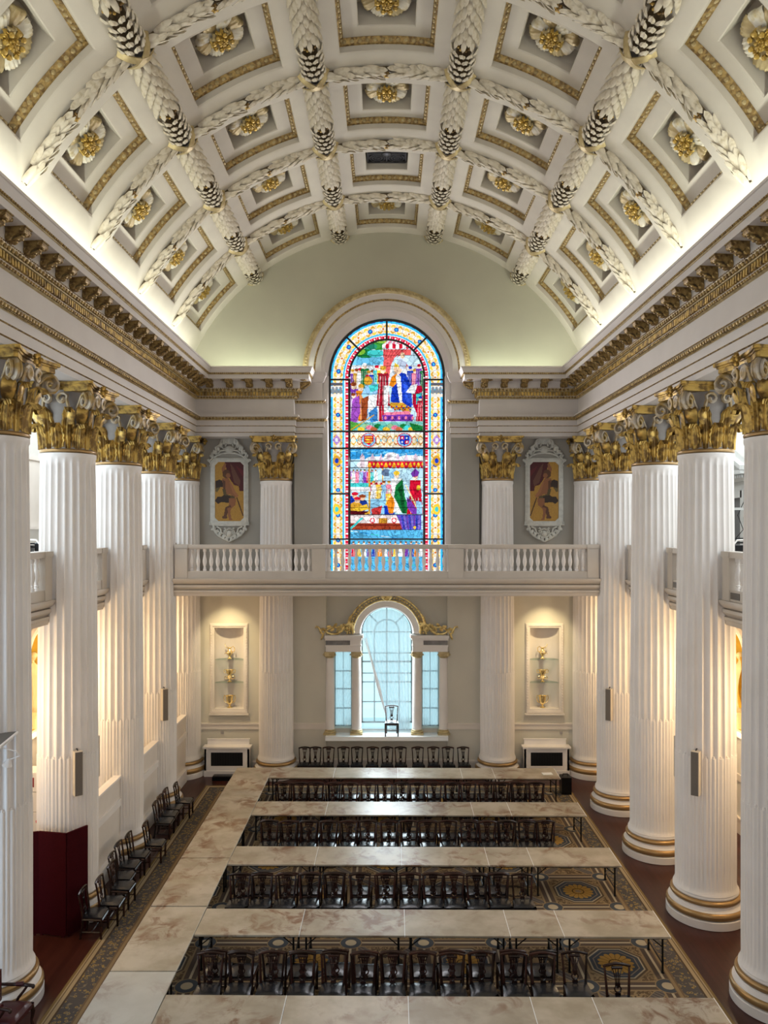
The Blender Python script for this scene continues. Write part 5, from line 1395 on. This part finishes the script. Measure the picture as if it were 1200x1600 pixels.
# ================================================================ furniture
TZ = .75
def make_table(name_mat, wx, wy, legs_x):
    """folding table, top wx by wy, underside frame folded from steel tube"""
    t = thing('folding_table', 'x', 'table')
    m = MB(); m.box(-wx / 2 + .004, wx / 2 - .004, -wy / 2, wy / 2, TZ - .035, TZ); m.build('top', name_mat, t)
    m = MB()
    if legs_x: m.box(wx / 2 - .004, wx / 2 + .008, -wy / 2, wy / 2, TZ - .03, TZ + .002)
    else: m.box(wx / 2 - .006, wx / 2 + .006, -wy / 2, wy / 2, TZ - .03, TZ + .002)
    m.build('edge_strip', SILLW if legs_x else TABLEW, t)
    m = MB(); ix, iy = wx / 2 - .12, wy / 2 - .10
    for a in (-1, 1): m.box(-ix - .05, ix + .05, a * iy - .02, a * iy + .02, TZ - .085, TZ - .035)
    for a in (-1, 1): m.box(a * (ix + .03) - .02, a * (ix + .03) + .02, -iy, iy, TZ - .085, TZ - .035)
    m.build('under_frame', BLACKM, t)
    ex = [-1, 1]
    for a in ex:
        for b in (-1, 1):
            m = MB()
            p = (a * ix, b * iy) if legs_x else (a * ix, b * iy)
            m.tube([(p[0], p[1], TZ - .05), (p[0], p[1], .02)], .021, 8); m.box(p[0] - .028, p[0] + .028, p[1] - .028, p[1] + .028, 0, .02); m.build('leg', BLACKM, t)
        m = MB()
        if wx >= wy: m.tube([(a * ix, -iy, .18), (a * ix, iy, .18)], .014, 6); m.tube([(a * ix, iy, .50), (a * (ix - .22), iy, TZ - .07)], .012, 6); m.tube([(a * ix, -iy, .50), (a * (ix - .22), -iy, TZ - .07)], .012, 6)
        else: m.tube([(a * ix, -iy, TZ - .1), (a * ix, iy, TZ - .1)], .014, 6); m.tube([(a * ix, -iy, .50), (a * ix, -iy + .22, TZ - .07)], .012, 6); m.tube([(a * ix, iy, .50), (a * ix, iy - .22, TZ - .07)], .012, 6)
        m.build('brace', BLACKM, t)
    return t
CZ = .012
LY0 = [25.42, 23.12, 20.80, 18.46, 16.10, 13.72, 11.36]
tl = None; GRT = 'folding tables in the long left run'
for i in range(6):
    L = LY0[i] - LY0[i + 1]; n = 5 - i
    lab = ['pale cream folding table nearest the camera in the long left run'] + [f'stained folding table, {ORD[q]} from the camera in the long left run' for q in range(1, 6)]
    loc = (-4.36, (LY0[i] + LY0[i + 1]) / 2, CZ)
    if i == 5: t = make_table(TABLEW, 1.18, L - .008, False)
    elif tl is None: t = tl = make_table(TABLEM, 1.18, 2.325, False)
    else: t = dup(tl, loc, 0)
    t.location = loc; t['label'] = lab[n]; t['group'] = GRT
ROWY = [(25.43, 24.40), (22.27, 21.24), (19.12, 18.09), (15.98, 14.95), (13.02, 11.99)]
XS = [-3.76, -1.70, .36, 2.41, 3.46, 5.50]
tm = {}; rown = ['far', 'fourth', 'third', 'second', 'nearest']; boards = ['left end', 'second from left', 'middle', 'short fourth from left', 'right end']
for r, (ya, yb) in enumerate(ROWY):
    sk = math.radians(-.55)
    for i in range(5):
        x0, x1 = XS[i], XS[i + 1]; key = 'short' if i == 3 else 'long'; xm = (x0 + x1) / 2
        loc = (xm, (ya + yb) / 2 + .02 - (xm + 3.76) * .0096, CZ)
        lab = f'folding table, {boards[i]} board of the {rown[r]} cross row' + (' from the camera' if r in (1, 2, 3) else '')
        if key not in tm: t = tm[key] = make_table(TABLEM, 1.04 if key == 'short' else 2.05, 1.03, True)
        else: t = dup(tm[key], loc, sk)
        t.location = loc; t.rotation_euler = (0, 0, sk); t['label'] = lab; t['group'] = 'folding tables in the cross rows'
m = MB(); m.box(-.16, .16, -.11, .11, 0, .012)
t = m.build('paper_sheet', PAPER, None, (5.18, 24.78, CZ + TZ), (0, 0, .08)); tag(t, 'white sheet of paper lying on the right end of the far table', 'paper')

def make_chair():
    """facing -y; carved splat with pierced heart, black leather seat"""
    t = thing('dining_chair', 'x', 'chair')
    m = MB()
    poly = [(-.245, -.23), (.245, -.23), (.205, .21), (-.205, .21)]
    for z0, z1, k in ((.445, .475, 1.0),): m.prism([(x * k, y * k) for x, y in poly], z0, z1, 'z')
    m.grid(lambda u, v: ((-.245 + .49 * u) * (1 - .16 * v), -.23 + .44 * v, .475 + .028 * (1 - (2 * u - 1) ** 4) * (1 - (2 * v - 1) ** 4)), 6, 6); m.build('seat', LEATHER, t)
    m = MB()
    for (xa, ya), (xb, yb) in (((-.225, -.21), (.225, -.21)), ((-.19, .19), (.19, .19)), ((-.225, -.21), (-.19, .19)), ((.225, -.21), (.19, .19))):
        m.tube([(xa, ya, .415), (xb, yb, .415)], .032, 4)
    m.tube([(-.215, -.18, .15), (-.19, .2, .15)], .014, 4); m.tube([(.215, -.18, .15), (.19, .2, .15)], .014, 4); m.tube([(-.2, 0, .15), (.2, 0, .15)], .014, 4); m.build('seat_frame', MAHOG, t)
    for s in (-1, 1):
        m = MB(); m.tube([(s * .222, -.205, 0), (s * .222, -.205, .45)], [.024, .03], 4); m.build('leg', MAHOG, t)
        m = MB(); m.tube([(s * .185, .25, 0), (s * .188, .20, .30), (s * .19, .195, .46), (s * .205, .225, .72), (s * .222, .265, .95)], [.024, .026, .028, .022, .020], 5); m.build('leg', MAHOG, t)
    m = MB()
    m.tube([(-.245 + .49 * i / 10, .265 + .012 * math.sin(PI * i / 10), .965 + .018 * math.sin(PI * i / 10) - .012 * abs(math.cos(PI * i / 10)) ** 3) for i in range(11)], [.018] + [.027] * 9 + [.018], 6); m.build('crest_rail', MAHOG, t)
    m = MB()
    def yb(z): return .20 + .065 * ((z - .47) / .48) ** 1.3
    for k in (-1.0, -.38, .38, 1.0):
        pts = []
        for i in range(9):
            q = i / 8; z = .66 + .29 * q; wd = .030 + .062 * q ** 1.6; pts.append((k * wd, yb(z), z))
        m.tube(pts, .0085, 4)
    m.tube([(-.095, yb(.94), .925), (.095, yb(.94), .925)], .026, 5); m.tube([(-.05, yb(.80), .80), (.05, yb(.80), .80)], .012, 4)
    m.box(-.045, .045, yb(.66) - .01, yb(.66) + .012, .63, .68); m.box(-.05, .05, yb(.48) - .01, yb(.48) + .012, .46, .515)
    heart = [(0, .515), (-.045, .545), (-.06, .585), (-.042, .615), (-.015, .615), (0, .595), (.015, .615), (.042, .615), (.06, .585), (.045, .545), (0, .515)]
    m.tube([(x, yb(z), z) for x, z in heart], .014, 5); m.tube([(0, yb(.6), .595), (0, yb(.64), .64)], .012, 4); m.build('splat', MAHOG, t); return t
ch = None
def chair(x, y, rot, label, group, z=0.0):
    global ch
    if ch is None: ch = make_chair(); t = ch; t.location = (x, y, z); t.rotation_euler = (0, 0, rot); t['label'] = label; t['group'] = group
    else: t = dup(ch, (x, y, z), rot, label, group)
    return t
rj = random.Random(11)
def PXX(px, y): return (px - 604.3) / 1200 * y
GAPS = [  # pixel columns of the chair backs, depth of the backs, names of the tables on the two sides
    ([442, 469, 494, 521, 547, 575, 601, 627, 652, 678, 705, 731, 759, 785, 812, 838], 23.20, 'far', 'fourth'),
    ([421, 451, 482, 513, 544, 575, 607, 639, 669, 700, 732, 762, 792, 822, 853], 20.17, 'fourth', 'third'),
    ([375, 410, 447, 484, 521, 562, 602, 641, 676, 709, 744, 779, 815], 17.08, 'third', 'second'),
    ([330, 377, 425, 473, 521, 567, 613, 659, 706, 752, 802, 847, 897], 13.93, 'second', 'nearest')]
for xs, yb_, far, near in GAPS:
    n = len(xs)
    g1 = f'chairs along the far side of the {near} cross row'; g2 = f'chairs along the near side of the {far} cross row'
    for i, px in enumerate(xs):
        x = PXX(px, yb_)
        chair(x, yb_ - .28 + rj.uniform(-.03, .03), rj.uniform(-.04, .04), f'{ORD[i]} chair from the left facing the camera across the {near} cross row of tables', g1, CZ)
        if i < n - (1 if n < 15 else 0):
            chair(x + rj.uniform(-.03, .05), yb_ + .32 + rj.uniform(-.03, .03), PI + rj.uniform(-.04, .04), f'{ORD[i]} chair from the left with its back to the camera at the {far} cross row', g2, CZ)
chair(PXX(964, 13.55), 13.28, .02, 'lone chair standing apart at the right end behind the nearest table', 'chairs along the far side of the nearest cross row', CZ)
for i, px in enumerate([474, 493, 513, 537, 558, 582, 605, 626, 653, 677, 700, 724]):
    w_ = chair(PXX(px, 27.0) + (.05 if i == 0 else 0), 26.78, rj.uniform(-.04, .04), f'{ORD[i]} chair from the left in the row against the end wall below the window', 'chairs against the end wall', 0); w_.scale = (.89, .95, 1)
chair(PXX(612, 27.3), 27.22, 0, 'solitary chair standing up on the white window sill', 'chair on the window sill', 1.36)
SIDE = [(16.42, -6.24, 'nearest, beside the red screen'), (16.95, -6.08, 'second from the camera, beside the red screen'), (17.68, -6.08, 'third from the camera, below the second column'), (18.20, -6.25, 'fourth from the camera'), (18.82, -6.32, 'fifth from the camera'),
        (19.40, -6.26, 'sixth from the camera'), (20.10, -6.06, 'seventh from the camera, by the third column'), (21.62, -6.26, 'eighth from the camera'), (22.15, -6.28, 'ninth from the camera'), (22.68, -6.28, 'tenth from the camera'), (23.20, -6.12, 'farthest, by the fourth column')]
for y, x, w_ in SIDE: chair(x, y, PI / 2 + rj.uniform(-.04, .04), f'chair along the left partition facing the tables, {w_}', 'chairs along the left partition', 0)
# ---- red folding screen
t = thing('folding_screen', 'dark red folding screen between the first and second left columns', 'screen', (-6.80, 16.30, 0))
pts = [(-1.12, -.08), (-.64, .12), (0, 0), (.27, .46)]
for (xa, ya), (xb, yb_) in zip(pts, pts[1:]):
    d = Vector((xb - xa, yb_ - ya)); L = d.length; a = math.atan2(d.y, d.x); m = MB()
    m.box(.004, L - .004, -.018, .018, .03, 2.19); m.box(.004, L - .004, -.022, .022, 2.17, 2.21); m.box(.05, .10, -.02, .02, 0, .03); m.box(L - .10, L - .05, -.02, .02, 0, .03)
    m.build('panel', REDSCR, t, (xa, ya, 0), (0, 0, a))
# ---- burgundy armchair in the near left corner
def armchair(label, loc, rz):
    t = thing('armchair', label, 'armchair', loc, rz)
    m = MB(); m.grid(lambda u, v: ((-.31 + .62 * u) * (1 - .12 * v), -.30 + .56 * v, .43 + .07 * (1 - (2 * u - 1) ** 4) ** .5 * (1 - (2 * v - 1) ** 6) ** .5), 10, 10)
    m.prism([(-.31, -.30), (.31, -.30), (.275, .26), (-.275, .26)], .36, .43, 'z'); m.build('seat', REDLEA, t)
    m = MB(); m.grid(lambda u, v: (-.28 + .56 * u, .24 + .10 * v + .03 * (2 * u - 1) ** 2, .48 + .58 * v), 6, 6); m.box(-.27, .27, .27, .31, .46, 1.0); m.build('backrest', REDLEA, t)
    for s in (-1, 1):
        m = MB(); m.tube([(s * .29, .30, .72), (s * .32, .10, .71), (s * .34, -.14, .70), (s * .345, -.24, .69), (s * .35, -.27, .66)], [.025, .03, .03, .028, .03], 8)
        m.tube([(s * .335, -.16, .69), (s * .33, -.10, .60), (s * .31, -.02, .50), (s * .30, .02, .42)], [.024, .022, .024, .028], 8); m.ell((s * .35, -.26, .675), (.035, .03, .04), 8, 6); m.build('armrest', MAHOG, t)
        m = MB(); m.tube([(s * .29, .02, .735), (s * .325, -.10, .735)], .035, 8); m.build('arm_pad', REDLEA, t)
        m = MB(); m.tube([(s * .27, -.26, .40), (s * .30, -.29, .28), (s * .28, -.27, .12), (s * .29, -.30, .0)], [.045, .035, .022, .03], 8); m.build('leg', MAHOG, t)
        m = MB(); m.tube([(s * .25, .25, .40), (s * .25, .30, .0)], [.03, .022], 6); m.build('leg', MAHOG, t)
    return t
armchair('burgundy leather armchair with dark wooden arms beside the first left column', (-6.47, 13.10, 0), math.radians(85))
armchair('second burgundy armchair, only its seat edge showing at the lower left picture edge', (-6.62, 11.98, 0), math.radians(88))
# ---- boxes piled behind the screen
BX, BY = -9.02, 19.75
for i in range(5):
    z0 = .50 * i
    t = thing('cardboard_box', ['white carton at the bottom of the pile behind the red screen', 'second white carton up in the pile behind the screen', 'white carton with two red dots, third up in the pile', 'white carton with a red dot, fourth up in the pile', 'white carton with dark lettering on top of the pile'][i], 'box', (BX, BY, z0), 0, 'cartons piled behind the screen')
    m = MB(); m.box(-.38, .38, -.28, .28, 0, .485); m.build('carton', CARTON, t)
    m = MB(); m.box(-.385, .385, -.03, .03, .484, .488); m.box(-.385, .385, -.285, -.28, .44, .455); m.build('tape', TRIMW, t)
    m = MB()
    if i in (2, 3):
        for x in ((.18, .34) if i == 2 else (-.02, .24)): m.prism([(x + .06 * math.cos(k * PI / 10), .25 + .06 * math.sin(k * PI / 10)) for k in range(20)], -.284, -.281, 'y')
        m.build('red_dot', REDDOT, t)
    elif i == 4: m.box(.04, .08, -.284, -.281, .12, .36); m.box(.26, .31, -.284, -.281, .06, .38); m.build('print', PRINTM, t)
m = MB(); m.grid(lambda u, v: (-.36 + .72 * u, -.30 + .05 * math.sin(9 * u) * v - .25 * v, .62 - .30 * v + .06 * math.sin(7 * u + 4 * v)), 14, 8)
m.lathe([(.30, 0), (.33, .1), (.34, .55), (.30, .60), (.0, .62)], 18, (0, -.25))
tag(m.build('linen_sack', LINEN, None, (BX + .25, BY - .75, 0)), 'crumpled white linen sack in front of the piled cartons', 'sack')
# ---- statues and lamps in the side walls, opposite the third bay
NY = COL0 + BAY * 2.5
def statue(s, side):
    t = thing('niche_statue', f'draped plaster statue in the yellow-lit niche of the {side} side wall', 'statue', (s * (OUTX + .22), NY, 2.955), s * PI / 2, 'statues in the side niches')
    m = MB(); m.box(-.36, .36, -.26, .26, 0, .42); m.box(-.40, .40, -.30, .30, .42, .48); m.build('pedestal', STATUEM, t)
    m = MB()
    def body(u, v):
        a = 2 * PI * u; z = .48 + 1.36 * v
        w_ = np.interp(v, [0, .1, .45, .62, .80, .92, 1], [.30, .27, .22, .18, .235, .20, .07]); dp = w_ * .72
        fold = .022 * math.sin(a * 9 + 3 * v) * (1 - v) + .012 * math.sin(a * 5 - 6 * v)
        return ((w_ + fold) * math.cos(a) + .04 * math.sin(3 * v), (dp + fold) * math.sin(a), z)
    m.grid(body, 40, 18); m.lathe([(.06, 1.80), (.055, 1.90)], 12); m.ell((0, -.01, 2.0), (.095, .11, .13), 14, 10); m.ell((0, .03, 2.04), (.11, .11, .11), 12, 8); m.ell((0, -.12, 1.99), (.018, .03, .03), 6, 4)
    m.tube([(-.22, 0, 1.70), (-.31, -.04, 1.48), (-.28, -.20, 1.32), (-.20, -.30, 1.40)], [.075, .06, .05, .035], 10); m.tube([(.22, 0, 1.70), (.36, -.05, 1.62), (.42, -.16, 1.80), (.38, -.20, 1.98)], [.075, .06, .05, .035], 10)
    m.tube([(-.25, -.10, 1.62), (0, -.23, 1.30), (.24, -.14, 1.05), (.26, .05, .80)], [.05, .06, .07, .05], 8); m.build('figure', STATUEM, t)
    m = MB(); m.grid(lambda u, v: (-.34 + .10 * math.sin(5 * v) + .16 * u, .10 + .10 * math.sin(4 * u + 3 * v), .60 + 1.45 * v), 8, 14); m.build('drapery', YELLOWN, t)
    l = thing('wall_lamp', f'brass lamp with a glowing glass globe under the {side} statue', 'lamp', (s * (OUTX - .02), NY - .78, 2.30), s * PI / 2, 'globe lamps on the side walls')
    m = MB(); m.lathe([(.0, .0), (.09, 0), (.09, .02), (.0, .02)], 14, M=Matrix.Rotation(PI / 2, 4, 'X')); m.tube([(0, 0, 0), (0, -.20, -.10), (0, -.42, -.05), (0, -.46, .06)], .02, 8); m.lathe([(.03, .05), (.16, .08), (.17, .10), (.04, .10)], 16, (0, -.46)); m.build('bracket', GOLDB, l)
    m = MB(); m.lathe([(.06, .12), (.13, .20), (.165, .32), (.15, .42), (.10, .50), (.13, .58), (.125, .58), (.09, .50)], 18, (0, -.46)); m.build('globe', LAMPGL, l)
    return t
for s, side in ((-1, 'left'), (1, 'right')):
    statue(s, side); point('globe_lamp_light', (s * (OUTX - .5), NY - .78, 3.1), 30, WARM, .12)
# ---- upper right: pedimented doorway, upper left: panel
DY = 22.25
d = MB()
for q in (-1, 1): d.box(OUTX - .10, OUTX, DY + q * .62, DY + q * .82, 7.1, 9.75); d.box(OUTX - .16, OUTX, DY + q * .84, DY + q * .98, 9.0, 9.75)
d.box(OUTX - .10, OUTX, DY - .82, DY + .82, 9.55, 9.75); d.box(OUTX - .08, OUTX, DY - .86, DY + .86, 9.75, 10.0); d.box(OUTX - .16, OUTX, DY - .95, DY + .95, 10.0, 10.1)
for k in range(14): d.box(OUTX - .20, OUTX, DY - .93 + .14 * k, DY - .86 + .14 * k, 10.1, 10.18)
d.box(OUTX - .34, OUTX, DY - 1.12, DY + 1.12, 10.2, 10.3)
for q in (-1, 1): d.prism([(DY + q * 1.15, 10.3), (DY + q * 1.15, 10.42), (DY, 10.98), (DY, 10.84)], OUTX - .36, OUTX, 'x')
d.prism([(DY - 1.0, 10.3), (DY + 1.0, 10.3), (DY, 10.82)], OUTX - .08, OUTX, 'x')
dr = struct(d.build('door_1', GREYP), 'pedimented grey doorway on the right gallery')
m = MB(); m.box(OUTX - .04, OUTX - .01, DY - .62, DY + .62, 7.1, 9.55); m.build('door_opening', mat('dark_opening_shade', (.10, .10, .10), .6), dr)  # dark sheet standing for the shade inside the door opening
m = MB(); m.box(OUTX - .06, OUTX - .02, DY + .05, DY + .60, 7.1, 8.3); m.build('door_panel', GREYP, dr)
m = MB()
for z0, z1, y0, y1 in ((8.74, 8.86, 20.9, 23.6), (10.62, 10.74, 20.9, 23.6), (8.86, 10.62, 20.9, 21.02), (8.86, 10.62, 23.48, 23.6)): m.box(-OUTX, -OUTX + .06, y0, y1, z0, z1)
m.box(-OUTX, -OUTX + .015, 21.0, 23.5, 8.8, 10.7); m.box(-OUTX, -OUTX + .12, 20.85, 23.65, 8.66, 8.74)
struct(m.build('trim_5', TRIMW))
# ---- lighting equipment standing on the side galleries
for s, side in ((-1, 'left'), (1, 'right')):
    t = thing('lighting_stand', f'black lighting stand with pale strut behind the {side} gallery balustrade', 'lighting stand', (s * 8.6, 18.4, 7.1), 0, 'lighting gear on the galleries')
    m = MB(); m.tube([(-.02, 0, 0), (-.02, 0, 2.5 if s > 0 else 1.3)], .03, 8)
    for a in range(3): m.tube([(-.02, 0, .5), (.4 * math.cos(a * 2.1), .4 * math.sin(a * 2.1), .02)], .018, 6)
    m.build('pole', BLACKM, t)
    m = MB()
    for z in ((1.22, 1.32, 1.12) if s > 0 else (1.12, 1.2)): m.box(-.7, .7, -.02, .02, z, z + .035)
    m.box(-.3, .1, -.12, .12, .92, 1.18); m.lathe([(.09, 1.02), (.11, 1.06), (.11, 1.22), (.05, 1.26)], 14, (.28, 0)); m.lathe([(.09, 1.02), (.11, 1.06), (.11, 1.22), (.05, 1.26)], 14, (-.42, 0)); m.build('lamp_bar', BLACKM, t)
    m = MB(); m.tube([(s * -.50, -.10, .98), (s * -.25, -.10, 1.30), (s * .45, -.10, 1.33)], .022, 6); m.build('strut', WHITE, t)
    if s > 0:
        m = MB(); m.tube([(.0, .02, 2.3), (-.18, .02, 1.9), (-.05, .02, 1.55), (-.22, .02, 1.35)], .01, 6); m.build('cable', BLACKM, t); m = MB(); m.box(-.6, .6, -.02, .02, 2.02, 2.08); m.build('cross_bar', GREYP, t)
# ---- canopy shelf with a little spotlight on the first left column
t = thing('canopy_shelf', 'dark slab with a white edge before the first left column, cut by the picture edge', 'shelf', (-6.59, 13.70, 5.0))
m = MB(); m.prism([(-.01, 0), (.26, -1.7), (-1.0, -1.7), (-1.0, -.26), (-.31, -.20), (-.16, -.06)], .02, .06, 'z'); m.build('slab', mat('dark_slab', (.14, .13, .12), .6), t)
m = MB(); m.tube([(.0, 0, .045), (.27, -1.7, .045)], .022, 6); m.tube([(-.05, -.08, -.04), (.21, -1.7, -.04)], .016, 6); m.build('edge_strip', WHITE, t)
m = MB(); m.tube([(.05, -.75, 0), (.28, -.62, -.12), (.33, -.60, -.20), (.18, -.62, -.25)], .010, 6)
m.lathe([(.02, .0), (.035, -.03), (.085, -.13), (.08, -.13), (.03, -.04)], 12, M=Matrix.Translation((.16, -.62, -.24)) @ Matrix.Rotation(.3, 4, 'Y')); m.build('spotlight', WHITE, t)
m = MB(); m.box(-.62, -.50, -.24, -.16, -.5, .02); m.build('bracket', BLACKM, t)
# ---- two dark cases by the far wall
m = MB(); m.box(-.46, .46, -.14, .14, 0, .13); m.box(-.44, .44, -.12, .12, .13, .15); tag(m.build('instrument_case', BLACKM, None, (-5.55, 26.55, 0)), 'flat black case on the floor before the left radiator cover', 'case')
m = MB(); m.box(-.16, .16, -.2, .2, 0, .55); m.tube([(-.08, 0, .55), (-.08, 0, .62), (.08, 0, .62), (.08, 0, .55)], .015, 6); tag(m.build('equipment_case', BLACKM, None, (5.86, 25.2, CZ)), 'upright black case beside the right end of the far table', 'case')
# ---- small sockets on the dado
for s, side in ((-1, 'left'), (1, 'right')):
    m = MB(); m.box(-.05, .05, -.02, 0, -.05, .05); m.box(-.03, .03, -.026, -.02, -.02, .02); tag(m.build('wall_socket', BELL, None, (s * 5.85 + (.0 if s < 0 else .35), WALLY, 1.43)), f'small grey wall socket above the {side} radiator cover', 'socket', 'wall sockets')
